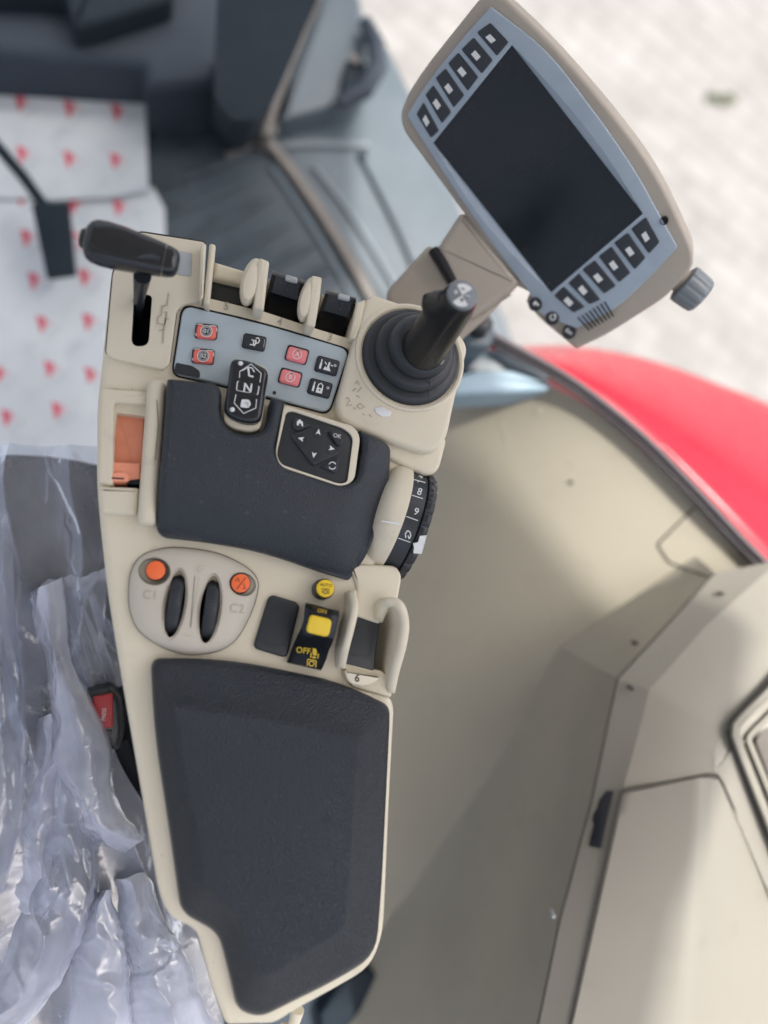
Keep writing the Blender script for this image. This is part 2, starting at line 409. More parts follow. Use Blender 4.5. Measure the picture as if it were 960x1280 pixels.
# ---- big gear lever
LV = []
ax0, ax1 = D.p(105, 298, 0.050), D.p(224, 331, 0.046)
axd = (ax1-ax0); Ln = axd.length; axd.normalize()
sd = Vector((0, 0, 1)).cross(axd).normalized(); upv = axd.cross(sd)
def sec(t, w, h, dz=0.0, n=28, sh=0.0):
    c = ax0+axd*(Ln*t)+upv*dz+sd*sh; out = []
    for i in range(n):
        a = 2*math.pi*i/n; ca, sa = math.cos(a), math.sin(a); e = 0.62
        out.append(c+sd*(w*math.copysign(abs(ca)**e, ca))+upv*(h*math.copysign(abs(sa)**e, sa)))
    return out
pxm = D.px(160, 315, 0.05)
prof = [(0.0, 10, 7), (0.012, 17, 11), (0.05, 24, 15), (0.10, 27.5, 17), (0.2, 29, 18.5), (0.35, 28.5, 18.5), (0.5, 26.5, 17.5), (0.65, 24.5, 16.5), (0.80, 22, 15), (0.83, 21.6, 14.8)]
rings = [sec(t, w*pxm, h*pxm) for t, w, h in prof]
m = MB(); m.loft(rings, GLOSS, True, True, True)
prof2 = [(0.835, 21, 14.3), (0.90, 20, 13.6), (0.96, 17.5, 12), (0.99, 13, 9), (1.0, 6, 4)]
m.loft([sec(t, w*pxm, h*pxm) for t, w, h in prof2], GLOSS, True, True, True)
gl = thing  # (alias unused)
LEVER = MB()
LEVER.tube([D.p(173, 392, -0.02), D.p(174, 372, 0.012), D.p(178, 345, 0.036)], [9*pxm, 8*pxm, 12*pxm], SOFTBLK, 14)
LEV = LEVER.build('gear_lever', ARM)
m.build('lever_grip', LEV, ang=50)
# raised facet panel on the top of the grip
fp = MB(); fr = []
for t, w in ((0.10, 14), (0.13, 17), (0.22, 19.5), (0.35, 19), (0.5, 17), (0.65, 13.5), (0.80, 9.5)):
    h_ = 18.6 if t < 0.4 else 18.6-(t-0.4)*7.5
    base = ax0+axd*(Ln*t)
    cr = 0.55-1.0*(t-0.10)/0.70                     # the crest runs diagonally over the grip
    fr.append([base+sd*(w*pxm)+upv*(h_-2.0)*pxm, base+sd*(w-1.2)*pxm+upv*(h_+0.2)*pxm, base+sd*(w*cr*pxm)+upv*(h_+3.4)*pxm, base+sd*(w*(cr-0.12)*pxm)+upv*(h_+3.2)*pxm, base-sd*(w-1.2)*pxm+upv*(h_-1.0)*pxm, base-sd*(w*pxm)+upv*(h_-3.0)*pxm])
fp.loft([q[::-1] for q in fr], GLOSS, False); fp.face([i for i in range(6)], GLOSS); fp.face([len(fp.v)-1-i for i in range(6)], GLOSS)
fp.build('grip_inlay', LEV, ang=30)
# thumb button on the far end of the grip
bt = [sec(t, w*pxm, h*pxm) for t, w, h in ((-0.045, 7, 6), (-0.035, 11, 8), (0.0, 13, 9), (0.03, 13, 9))]
mm = MB(); mm.loft(bt, BLACK, True, True, True); mm.build('lever_button', LEV, ang=50)

# ---- front dividers, bars and paddle switches
def wallp(poly, h0, h1, m_=CREAM, bev=0.002, name='divider', r=3, parent=ARM, hp=None):
    return MB().prism(D, rp(poly, r, 4), h0, h1, bev, m_, 4, hpoly=hp).build(name, parent)
wallp([(251, 303), (258, 304), (254, 372), (249, 374)], -0.01, 0.012, bev=0.0012, hp=0.012)
def fin(poly, h0, h1, tilt=None, bev=0.0018):
    return wallp(poly, h0, h1, bev=bev, hp=h1)
fin([(262, 303), (270, 305), (265, 352), (262, 384), (254, 378)], -0.03, 0.010)
fin([(324, 321), (337, 326), (334, 352), (330, 388), (317, 384)], -0.03, 0.016)
fin([(390, 343), (403, 346), (400, 375), (394, 409), (383, 406)], -0.03, 0.016)
fin([(446, 378), (458, 373), (452, 405), (446, 424), (437, 422)], -0.03, 0.010)
# rounded shoulders of the fins, on their operator side
for (x, y, rx, ry, a) in ((314, 353, 13, 31, 14), (384, 375, 11, 29, 14)):
    m = MB(); rings = []
    c0 = circ(x, y, rx, 24, ry, a)
    for (k, h) in ((1.0, -0.03), (1.0, -0.002), (0.97, 0.007), (0.88, 0.012), (0.7, 0.0148), (0.35, 0.0156)):
        rings.append([D.p(x+(q[0]-x)*k, y+(q[1]-y)*k, h) for q in c0][::-1])
    m.loft(rings, CREAM, True, True, True); m.build('divider', ARM)
for pl in ([(268, 326), (318, 341), (318, 358), (266, 346)], [(336, 346), (388, 360), (386, 378), (334, 366)], [(402, 366), (448, 379), (446, 396), (400, 386)]):
    MB().prism(D, rp(pl, 2), -0.035, -0.006, 0.003, CREAM, 4, hpoly=-0.006).build('front_rail', ARM)
# empty slot (dark blank) and two black paddles
MB().prism(D, rp([(264, 346), (310, 358), (310, 384), (260, 374)], 2), -0.04, -0.013, 0.001, SOFTBLK, 2, hpoly=-0.013).build('switch_blank', ARM)
MB().prism(D, rp([(262, 340), (440, 380), (440, 432), (258, 392)], 2), -0.06, -0.030, 0.001, DARK, 1, hpoly=-0.03).build('slot_floor', ARM)
def paddle(c, h0=0.0):
    (tl, tr, br, bl) = c
    L = lambda a, b, t: (a[0]+(b[0]-a[0])*t, a[1]+(b[1]-a[1])*t)
    m = MB()
    # profile from the front lip down to the dark rear: wedge made of rings across the width
    rings = []
    N = 9
    prof = [(0.0, -0.028), (0.0, 0.004), (0.03, 0.0075), (0.10, 0.009), (0.20, 0.0075), (0.40, 0.0045), (0.52, 0.002), (0.58, -0.004), (0.75, -0.010), (1.0, -0.014), (1.0, -0.028)]
    for (t, h) in prof:
        a, b = L(tl, bl, t), L(tr, br, t)
        sag = 0.0016 if h > -0.003 else 0.0
        row = []
        for i in range(N):
            s_ = i/(N-1); q = L(a, b, s_)
            row.append(D.p(q[0], q[1], h+h0 - (0.0022 if i in (0, N-1) and h > -0.02 else 0) - sag*(1-(2*s_-1)**2)))
        rings.append(row)
    m.loft(rings, GRIP, False)
    m.face([r for r in range(0, N*len(prof), N)], GRIP); m.face([r+N-1 for r in range(0, N*len(prof), N)][::-1], GRIP)
    o = m.build('paddle_switch', ARM, ang=40)
    d = MB()
    for (u, v) in ((0.28, 0.24), (0.55, 0.25), (0.80, 0.25), (0.25, 0.36), (0.53, 0.38), (0.78, 0.38)):
        q = L(L(tl, bl, v), L(tr, br, v), u); hh = 0.0072 if v < 0.3 else 0.0052
        d.lathe(D.p(q[0], q[1], h0+hh-0.0022), (0, 0, 1), [(0.0011, 0), (0.0010, 0.0006), (0.0006, 0.0009), (0.0001, 0.001)], BLACK, 10)
    d.build('grip_bumps', o)
    a, b = L(tl, tr, 0.40), L(tl, tr, 0.78)
    c_, e = L(L(tl, bl, 0.13), L(tr, br, 0.13), 0.80), L(L(tl, bl, 0.13), L(tr, br, 0.13), 0.42)
    MB().prism(D, rp([a, b, c_, e], 2), h0, h0+0.0088, 0.0012, SILVER, 3, hpoly=h0+0.008).build('paddle_tab', o)
paddle([(341, 338), (381, 350), (372, 402), (329, 388)])
paddle([(408, 362), (446, 372), (436, 423), (392, 410)])

# ---- blue-grey control panel
cp = [(229, 381), (332, 405), (437, 437), (411, 516), (340, 497), (278, 480), (216, 467)]
crr = [14, 80, 12, 12, 60, 60, 12]
MB().prism(D, rp([(227, 378.5), (332, 402.5), (439.5, 436), (412, 519), (340, 500), (278, 483), (213.5, 469)], crr, 6), -0.003, 0.0012, 0.0007, DARK, 2).build('panel_gasket', ARM)
m = MB().prism(D, rp(cp, crr, 6), -0.002, 0.0030, 0.0012, BLUEG, 4)
m.flat(D, rp([(220, 453), (228, 455), (240, 457), (250, 464), (250, 473), (217, 466.5)], 3), 0.00315, SOFTBLK)
m.flat(D, circ(343, 491, 2.4, 10), 0.0032, DPRINT)
CPAN = m.build('control_panel', ARM)
def key(cx, cy, w, h, ang, m_, label=None, icons=None, parent=None, H0=0.0028, H1=0.0062, rim=BLACK):
    b = MB()
    b.prism(D, rp(rect(cx, cy, w+3.5, h+3.5, ang), 4, 5), H0, H0+0.0012, 0.0006, rim, 2)
    b.prism(D, rp(rect(cx, cy, w, h, ang), 4, 5), H0, H1, 0.0012, m_, 4)
    c, s = math.cos(R(ang)), math.sin(R(ang))
    T = lambda x, y: (cx+x*c-y*s, cy+x*s+y*c)
    if icons: icons(b, T, H1+0.0002, ang)
    return b.build('button', parent or CPAN, label)
def ic_wheel(txt):
    def f(b, T, h, ang):
        b.flat(D, [T(*q) for q in circ(0, 0, 7.4, 20)], h-0.00005, DPRINT)
        b.stroke(D, [T(*q) for q in circ(0, 0, 7.0, 20)], 0.9, h+0.0001, WHITE, 0.0001, True)
        b.stroke(D, [T(*q) for q in circ(0, 0, 5.2, 16)], 0.5, h+0.0001, WHITE, 0.0001, True)
        b.text(D, *T(0, 0), txt, 7.5, ang, h+0.0001, WHITE, bold=0.01)
        for (x0, x1, y) in ((-13, -5, -8), (3, 12, -7.6)):
            b.stroke(D, [T(x0, y+1), T(x0+2, y), T(x1, y)], 0.9, h+0.0001, WHITE, 0.0001)
        b.stroke(D, [T(12.6, -6), T(13, -1)], 0.9, h+0.0001, WHITE, 0.0001); b.stroke(D, [T(-13.4, 4), T(-12, 7)], 0.8, h+0.0001, WHITE, 0.0001)
    return f
def ic_ring(txt):
    def f(b, T, h, ang):
        b.stroke(D, [T(*q) for q in circ(0, 0, 5.6, 18)], 0.9, h+0.0001, WHITE, 0.0001, True)
        b.stroke(D, [T(-3, -5.6), T(3, -5.6)], 1.5, h+0.0001, WHITE, 0.0001)
        b.text(D, *T(0, 0), txt, 8, ang, h+0.0001, WHITE, bold=0.01)
    return f
def ic_hook(b, T, h, ang):
    b.stroke(D, [T(-5, 4), T(-1, 4), T(-1, -2), T(-4, -2)], 1.6, h+0.0001, WHITE, 0.0001)
    b.stroke(D, [T(0, 5), T(2, 1), T(1, -3)], 2.2, h+0.0001, WHITE, 0.0001)
    b.stroke(D, [T(1, -5), T(4, -6), T(6, -3), T(5, 0), T(3, 1)], 1.5, h+0.0001, WHITE, 0.0001)
    b.stroke(D, [T(12, -6), T(12.6, 4)], 0.6, h+0.0001, SILVER, 0.0001)
def ic_bars(lock):
    def f(b, T, h, ang):
        b.stroke(D, [T(-8, -6), T(-8, -1)], 1.6, h+0.0001, WHITE, 0.0001); b.stroke(D, [T(-8, -1), T(-8, 6)], 2.6, h+0.0001, WHITE, 0.0001)
        if lock:
            b.flat(D, [T(*q) for q in rp([(-4, 0), (4, 0), (4, 6.5), (-4, 6.5)], 0.6)], h, WHITE)
            b.stroke(D, [T(-2.8, 0), T(-2.8, -4), T(0, -6), T(2.8, -4), T(2.8, 0)], 1.5, h+0.0001, WHITE, 0.0001)
            b.flat(D, [T(*q) for q in circ(0, 2.6, 1.1, 8)], h+0.0001, DPRINT)
        else:
            b.flat(D, [T(*q) for q in [(-4, 6), (-2, 1), (0, 3), (1, -5), (3, -5), (3, 1), (6, 6)]], h, WHITE)
            b.stroke(D, [T(-4, -4), T(-1, -1)], 1.2, h+0.0001, WHITE, 0.0001); b.stroke(D, [T(4, -2), T(7, -1)], 1.2, h+0.0001, WHITE, 0.0001)
        b.lathe(D.p(*T(9.5, -2.5), h-0.0003), (0, 0, 1), [(0.0011, 0), (0.0008, 0.0006), (0.0001, 0.0008)], SILVER, 10)
    return f
key(258, 414, 25, 16, 6, RED, 'coral red key marked 01', ic_wheel('01'))
key(254, 445, 25, 16, 6, RED, 'coral red key marked 02', ic_wheel('02'))
key(318, 427.5, 26, 15.5, 11, SOFTBLK, 'dark key with hook symbol', ic_hook)
key(371.5, 443, 25, 16.5, 15, PINK, 'pink red key marked A', ic_ring('A'))
key(363, 471.5, 25, 16.5, 15, PINK, 'pink red key marked B', ic_ring('B'))
key(409, 457, 26, 17, 15, SOFTBLK, 'dark key with bar symbol', ic_bars(False))
key(400, 485, 26, 17, 15, SOFTBLK, 'dark key with padlock symbol', ic_bars(True))

# ---- soft palm grip
palm = [(209, 474), (240, 477), (270, 480), (277, 490), (276, 520), (284, 537), (305, 545), (328, 541), (335, 522), (338, 498), (356, 503), (342, 564), (350, 583), (424, 609), (446, 602), (453, 556), (448, 538), (490, 556),
        (491, 592), (477, 650), (460, 697), (441, 724), (400, 712), (359, 697), (313, 684), (253, 674), (204, 669), (195, 660), (199, 600), (205, 530)]
prr = [4, 10, 10, 6, 10, 8, 10, 8, 8, 3, 2, 10, 10, 14, 12, 8, 2, 8, 20, 40, 30, 4, 60, 60, 60, 60, 6, 6, 60, 60]
def palm_def(v):
    if v.z < DECK+0.004: return v
    # the pad falls away towards its rear and outer edges
    def lined(a, b):
        A, B = D.p(*a), D.p(*b); d = (B-A).normalized(); nrm = Vector((-d.y, d.x, 0)); return (v-A).dot(nrm)
    d1 = lined((196, 661), (441, 724)); d2 = lined((441, 724), (491, 570))
    dr = lambda d, w, a: a*max(0, 1-abs(d)/w)**2
    z = v.z-DECK; k = z/0.017
    z -= k*(dr(d1, 0.028, 0.011)+dr(d2, 0.022, 0.009))
    return Vector((v.x, v.y, DECK+max(z, 0.001)))
MB().prism(D, rp(palm, prr, 5), -0.001, 0.017, 0.0042, PALM, 5, hpoly=0.013).build('palm_rest', ARM, dice=0.005, deform=palm_def, ang=50)
# ---- cream collar of the keypad, keypad and keys
kp_out = [(355, 506), (443, 533), (450.5, 546), (443, 601), (427, 608.5), (350.5, 583.5), (344, 567)]
kp_in = [(358, 515), (366, 513.5), (431, 535.5), (442, 546), (434.5, 603), (424, 605), (351, 580.5), (345.5, 568)]
c = MB().prism(D, rp(kp_out, [6, 8, 8, 14, 14, 14, 14], 5), -0.002, 0.0156, 0.0005, CREAM, 3, hpoly=0.0156).build('keypad_collar', ARM)
carve(c, MB().prism(D, rp(kp_in, [4, 6, 10, 8, 8, 6, 10, 8], 5), 0.006, 0.05, 0, CREAM, hpoly=0.0156))
KP = MB().prism(D, rp(kp_in, [4, 6, 10, 8, 8, 6, 10, 8], 5), 0.004, 0.0138, 0.0008, SOFTBLK, 3, hpoly=0.0138).build('keypad', ARM)
def kkey(poly, icon, h0=0.012, h1=0.0158, lab=None, r=3):
    b = MB().prism(D, rp(poly, r, 4), h0, h1, 0.0007, SOFTBLK, 3, hpoly=0.0158); icon(b, h1+0.0002); return b.build('keypad_key', KP, lab)
def ico_home(b, h):
    b.flat(D, [(371, 531.5), (371, 527), (374.5, 524), (378.5, 527.5), (379, 533), (376.8, 532.5), (376.4, 529.6), (373.6, 529), (373.5, 532)], h, WHITE)
kkey([(367, 521), (389, 532), (371, 538.5), (365.5, 535)], ico_home, lab='home key')
def arrow(x, y, a, s=4.2):
    c_, s_ = math.cos(R(a)), math.sin(R(a))
    return [(x+u*c_-v*s_, y+u*s_+v*c_) for u, v in ((0, -s), (s*0.75, s*0.8), (0, s*0.35), (-s*0.75, s*0.8))]
def ico_dpad(b, h):
    for (x, y, a) in ((398, 540, 10), (376.5, 548.5, -75), (414.5, 560.5, 105), (392.5, 568.5, 190)):
        b.stroke(D, circ(x, y+1, 6.3, 16), 0.6, h, BLACK, 0.0003, True)
        b.flat(D, arrow(x, y, a), h+0.00005, WHITE)
kkey([(363, 545), (397, 530.5), (425, 567), (391.5, 582)], ico_dpad, lab='diamond key with four arrows')
kkey([(410, 538), (431, 547), (426, 557.5), (421, 556)], lambda b, h: b.text(D, 421.5, 545, 'OK', 7, 14, h, WHITE), lab='OK key')
def ico_cyc(b, h):
    for (a0, a1) in ((200, 340), (20, 160)):
        b.stroke(D, [(415.5+4.4*math.cos(R(a)), 582+4.4*math.sin(R(a))) for a in range(a0, a1+1, 20)], 1.1, h, WHITE)
kkey([(401, 583), (424, 571.5), (422, 589), (418, 591)], ico_cyc, lab='key with round arrows')

# ---- forward/neutral/reverse shuttle switch in its cream cradle
MB().prism(D, rp([(291, 446), (337, 460), (326, 537), (312, 541), (290, 536), (278, 527)], [12, 12, 10, 14, 14, 10], 5), -0.002, 0.013, 0.002, CREAM, 4, hpoly=0.011).build('switch_cradle', ARM)
SH = Frame(D.p(307, 489, 0.0155), Vector((-0.06, 0.02, 1)))
b = MB().prism(SH, rp([(289, 446), (312, 449), (337, 461), (326, 527), (303, 527.5), (279, 516)], [9, 30, 10, 12, 60, 12], 6), -0.016, 0.004, 0.0032, GLOSS, 5)
SHUT = b.build('shuttle_switch', ARM)
pr = MB(); h = 0.0042
kx, ky = 1280/150.0, 1280/150.0
q = lambda x, y: (240+x/kx, 390+y/ky)
pr.stroke(SH, [q(505, 700), q(510, 635), q(630, 555), q(738, 655), q(725, 750)], 1.1, h, WHITE)
pr.stroke(SH, [q(535, 625), q(590, 590), q(640, 595), q(665, 640)], 1.5, h, WHITE); pr.stroke(SH, [q(600, 600), q(610, 680), q(655, 690)], 2.4, h, WHITE)
pr.stroke(SH, [q(500, 738), q(485, 745), q(475, 830), q(490, 838)], 1.3, h, WHITE); pr.stroke(SH, [q(710, 790), q(715, 800), q(700, 880), q(690, 882)], 1.3, h, WHITE)
pr.stroke(SH, [q(490, 838), q(615, 862)], 0.7, h, WHITE)
pr.text(SH, *q(595, 812), 'N', 15, 8, h, WHITE, bold=0.025)
pr.stroke(SH, [q(470, 878), q(450, 970), q(550, 1082), q(680, 1025), q(690, 930)], 1.1, h, WHITE)
pr.flat(SH, rp([q(530, 930), q(610, 935), q(630, 985), q(600, 1025), q(515, 1015), q(520, 980)], 2), h, WHITE)
pr.stroke(SH, [q(560, 965), q(600, 975), q(590, 1005)], 0.7, h+0.0002, DPRINT)
for (x, y) in ((518, 551), (430, 1043)):
    pr.lathe(SH.p(*q(x, y), 0.0036), SH.n, [(0.0016, 0), (0.0014, 0.0007), (0.0007, 0.0012), (0.0001, 0.0013)], WHITE, 14)
pr.build('switch_marking', SHUT)

# ---- orange throttle slide
b = MB()
b.prism(D, rp([(143, 504.5), (181, 508.5), (175.5, 606), (133.5, 603)], 1), -0.024, -0.006, 0.0006, ORANGE, 2, hpoly=-0.006)
TH = b.build('throttle_slide', ARM)
tb = MB()
tab = rp([(136, 577), (175.5, 579), (175, 604), (134.5, 604)], [3, 1, 1, 3], 4)
tb.prism(D, tab, -0.012, 0.0005, 0.0012, ORANGE, 3, hpoly=0.0)
o = tb.build('throttle_tab', TH)
MB().prism(D, rp([(135, 592), (158, 590), (163, 597), (161, 603), (136, 603)], [4, 4, 4, 3, 3], 4), 0.0, 0.0034, 0.0014, ORANGE, 3, hpoly=0.001).build('throttle_lip', TH)
MB().flat(D, rp([(139, 596.5), (156, 597.5), (154, 599.5), (140, 598.5)], 1), 0.0036, DPRINT).build('lip_slit', TH)
MB().prism(D, rp([(160, 601), (175, 599), (174, 606), (158, 605)], 1), -0.012, 0.0012, 0.0003, DARK, 1, hpoly=0).build('tab_stop', TH)
# frame mouldings round the slide
MB().prism(D, rp([(124, 484), (186, 489), (184, 505), (143, 503), (141, 606), (122, 603)], [6, 4, 2, 2, 2, 4], 4), -0.006, 0.0042, 0.0022, CREAM, 4, hpoly=0.004).build('throttle_frame', ARM)
MB().prism(D, rp([(122, 607), (174, 609), (171, 644), (126, 641)], [5, 5, 6, 6], 4), -0.006, 0.0038, 0.0028, CREAM, 4, hpoly=0.004).build('throttle_frame', ARM)
b = MB(); rings = []
A0, A1 = (197, 478), (184, 658)
for t, k in ((0, 0.55), (0.01, 0.8), (0.03, 0.95), (0.06, 1), (0.3, 1.0), (0.6, 1), (0.9, 1), (0.97, 0.97), (0.99, 0.85), (1.0, 0.6)):
    x, y = A0[0]+(A1[0]-A0[0])*t, A0[1]+(A1[1]-A0[1])*t
    w = 13.0*k*D.px(x, y); hh = 0.0125*k; row = []
    c0 = D.p(x, y)
    sdv = (D.p(x+1, y+0.07)-c0).normalized()
    for i in range(15):
        a = math.pi*i/14
        row.append(c0+sdv*(w*math.copysign(abs(math.cos(a))**0.7, math.cos(a)))+Vector((0, 0, -0.002+hh*math.sin(a)**0.8)))
    rings.append(row)
b.loft(rings, CREAM, False); b.face(list(range(15)), CREAM); b.face([len(b.v)-1-i for i in range(15)], CREAM)
b.stroke(D, [(196, 500), (198, 530), (194, 575)], 0.8, 0.0108, SEAM, 0.0004)
b.build('throttle_ridge', ARM, ang=60)

# ---- oval pod with two wheels and two orange buttons
ov = [(223, 684.6), (265, 690), (298, 703), (319, 720), (322, 738), (313, 768), (295, 799), (274, 813), (248, 818), (223, 816), (196, 805), (173, 787), (163, 764), (161, 739), (165, 712), (177.5, 695), (198, 687)]
ovs = spl(ov, 4)
cxo, cyo = 242, 752
b = MB(); rings = []
for (k, h) in ((1.0, -0.004), (1.0, 0.0016), (0.985, 0.0032), (0.955, 0.0046), (0.90, 0.0060), (0.82, 0.0072), (0.70, 0.0081), (0.55, 0.0087)):
    rings.append([D.p(cxo+(x-cxo)*k, cyo+(y-cyo)*k, h) for x, y in ovs][::-1])
b.loft(rings, CREAM2, True, True, True)
POD = b.build('wheel_pod', ARM, ang=40, dice=0.012); b = MB()
g = MB().stroke(D, ovs, 1.6, 0.0009, DPRINT, 0.0003, closed=True); g.build('pod_gap', ARM)
wheels = ((219, 756, 8.5, 77), (262.5, 763, 7.5, 74))
for (x, y, a, ln) in wheels:
    for (w_, l_, d0) in ((15.0, 46.0, 0.0066), (11.5, 41.5, -0.012)):
        c_ = circ(x-0.5, y-1, w_, 30, l_, a)
        cb = MB(); rr0 = [D.p(u, v, d0) for u, v in c_]; cc = [D.p(x+(u-x)*1.12, y+(v-y)*1.06, 0.03) for u, v in c_]
        cb.loft([rr0[::-1], cc[::-1]], CREAM2, True, True, True)
        carve(POD, cb, 35, False)
    carve(shell, MB().prism(D, circ(x, y, 12, 24, 42, a), -0.05, 0.02, 0, DARK))
for (x, y, rx, ry, a) in ((192, 714, 20, 17, 10), (304.5, 730.5, 17, 14.5, 20)):
    cb = MB(); c_ = circ(x, y, rx*0.85, 26, ry*0.85, a); c2 = circ(x, y-1, rx*1.3, 26, ry*1.3, a)
    cb.loft([[D.p(u, v, 0.0022) for u, v in c_][::-1], [D.p(u, v, 0.014) for u, v in c2][::-1]], CREAM2, True, True, True)
    carve(POD, cb, 35, False)
PS = onmesh(POD, 0.0)
def podstroke(b, a, c_, w, m_, lift):
    a, c_ = Vector(a), Vector(c_); d = (c_-a).normalized(); n_ = Vector((-d.y, d.x))*w/2
    pts = [a.lerp(c_, i/6) for i in range(7)]
    b.loft([[PS(*(q_+n_), -0.0002) for q_ in pts], [PS(*(q_+n_*0.7), lift) for q_ in pts], [PS(*(q_-n_*0.7), lift) for q_ in pts], [PS(*(q_-n_), -0.0002) for q_ in pts]], m_, False)
b = MB()
for (x, y, t, a) in ((187.5, 744, 'C1', 4), (296, 761, 'C2', 6)):
    b.text(D, x, y, t, 16, a, 0.0003, CREAMD, bold=0.0, mapf=PS)
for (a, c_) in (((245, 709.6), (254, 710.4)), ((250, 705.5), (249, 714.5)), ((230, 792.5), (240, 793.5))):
    podstroke(b, (a[0]+0.8, a[1]+0.8), (c_[0]+0.8, c_[1]+0.8), 1.8, CREAMD, 0.0001); podstroke(b, a, c_, 1.6, CREAM, 0.0006)  # offset darker copy paints the shade beside each raised sign
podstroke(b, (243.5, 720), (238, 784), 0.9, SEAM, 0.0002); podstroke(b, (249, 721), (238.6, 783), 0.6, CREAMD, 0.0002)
b.build('pod_marking', POD)
for (x, y, a, ln) in wheels:
    b = MB(); c0 = D.p(x, y, -0.006); e = (D.p(x+math.sin(R(a))*30, y-math.cos(R(a))*30, -0.006)-c0).normalized()
    axv = e.cross(Vector((0, 0, 1)))
    s1 = D.px(x, y); Rw = 38*s1*1.02
    th = 8.2*s1
    n = 120
    prof = [(Rw*0.90, -th), (Rw*0.965, -th*0.8), (Rw*0.995, -th*0.4), (Rw, 0), (Rw*0.995, th*0.4), (Rw*0.965, th*0.8), (Rw*0.90, th)]
    b.lathe(c0-Vector((0, 0, Rw-0.0185)), axv, prof, SOFTBLK, n, wob=lambda t: 1.0+0.008*(1 if int(t/(2*math.pi)*n+0.5) % 2 else -1))
    b.build('thumbwheel', POD, ang=20)
for (x, y, r_, lab, tx) in ((194.6, 712.7, 12, 'plain orange button', None), (301, 729, 11.6, 'orange button with slash mark', 'T/1')):
    b = MB(); s1 = D.px(x, y); hh = 0.0100
    c0 = D.p(x, y, hh); c0.z = DECK+0.001
    ht = hh-0.001
    b.lathe(c0, (0, 0, 1), [(r_*s1*1.09, 0), (r_*s1*1.09, ht-0.0022), (r_*s1*1.02, ht-0.0016)], DARK, 32, True, True)
    b.lathe(c0, (0, 0, 1), [(r_*s1, 0.001), (r_*s1, ht-0.0007), (r_*s1*0.97, ht-0.0002), (r_*s1*0.9, ht)], ORANGEB, 32, True, True)
    if tx:
        b.stroke(D, [(x-5, y+7.5), (x+6, y-7)], 0.9, hh+0.0002, DPRINT); b.text(D, x+4.5, y+3.5, 'T', 9, 178, hh+0.0002, DPRINT); b.stroke(D, [(x-7, y-3), (x-3, y-6), (x-2, y-2)], 0.9, hh+0.0002, DPRINT)
    b.build('push_button', POD, lab)

# ---- rocker group
MB().prism(D, rp([(337, 742), (376, 754), (359, 823), (316, 810)], [9, 9, 8, 8], 6), -0.002, 0.0032, 0.0016, SOFTBLK, 4).stroke(D, rp([(342, 756), (367, 762), (357, 809), (327, 804)], [10, 10, 14, 10], 5), 0.7, 0.0034, BLACK, 0.0003, True).build('switch_blank', ARM)
# on/off rocker: raised front half, falling rear half
b = MB()
q = lambda x, y: (300+x/4, 700+y/4)
Lc = [q(318, 212), q(498, 256), q(482, 330), q(440, 440), q(405, 552), q(232, 512), q(285, 400), q(318, 300)]
secs = [(q(330, 212), q(496, 254), 0.004), (q(328, 217), q(497, 258), 0.0125), (q(324, 238), q(495, 285), 0.0148), (q(318, 300), q(480, 350), 0.0155), (q(305, 340), q(468, 395), 0.0145), (q(285, 382), q(458, 425), 0.0115),
        (q(272, 410), q(445, 450), 0.0085), (q(255, 455), q(430, 500), 0.0050), (q(236, 508), q(408, 548), 0.0030), (q(234, 514), q(405, 553), 0.0015)]
secs = [(a, c_, h*1.7) for a, c_, h in secs]
rings = []
N = 11
for (a, c_, h) in secs:
    row = [D.p(a[0], a[1], -0.002)]
    for i in range(N):
        t = i/(N-1); e = min(t, 1-t)
        row.append(D.p(a[0]+(c_[0]-a[0])*t, a[1]+(c_[1]-a[1])*t, h-(0.0022 if e < 0.01 else 0.0006 if e < 0.11 else 0)))
    row.append(D.p(c_[0], c_[1], -0.002)); rings.append(row[::-1])
b.loft(rings, GRIP, False); b.face(list(range(N+2)), GRIP); b.face([len(b.v)-1-i for i in range(N+2)], GRIP)
ROCK = b.build('rocker_switch', ARM, ang=30)
YF = Frame(D.p(*q(400, 325), 0.0256), (D.p(*q(400, 270), 0.0256)-D.p(*q(385, 380), 0.0230)).cross(Vector((-1, 0.2, 0)))*1.0)
if YF.n.z < 0: YF.n = -YF.n
MB().prism(YF, rp([q(352, 274), q(462, 300), q(444, 390), q(328, 362)], [5, 6, 7, 6], 6), -0.003, 0.0012, 0.001, YELLOW, 4).build('rocker_lens', ROCK)
pr = MB()
onrock = onmesh(ROCK, 0.0003)
pr.text(D, 379, 813.5, 'OFF', 10.5, 8, 0, YPRINT, bold=0.015, mapf=onrock)
def pflat(pts): pr.face(pr.ring([onrock(x, y, 0) for x, y in pts][::-1]), YPRINT)
pflat([(391, 810), (395, 811), (396, 814), (395.5, 820), (391, 819), (390.5, 815)]); pflat([(388, 816), (389.6, 816), (389, 822), (387.6, 822)]); pflat([(397, 817), (398.6, 817), (398, 823), (396.6, 823)]); pflat([(390.5, 820.5), (395, 821), (394.5, 823), (390, 822.5)])
for (pts, w) in (([(384, 832), (384.5, 824), (395, 826), (394.5, 834)], 1.2), (circ(389.3, 829.5, 3.1, 12), 1.3)):
    V = [Vector(z) for z in pts]
    for i in range(len(V) if len(pts) > 4 else len(V)-1):
        a, c_ = V[i], V[(i+1) % len(V)]; d = (c_-a).normalized(); n_ = Vector((-d.y, d.x))*w/2
        pflat([a+n_, c_+n_, c_-n_, a-n_])
pr.build('off_marking', ROCK); pr = MB()
pr.text(D, 402.5, 764.0, 'ON', 7, 12, 0, YPRINT, sx=1.1, mapf=onrock)
pr.build('on_marking', ROCK)
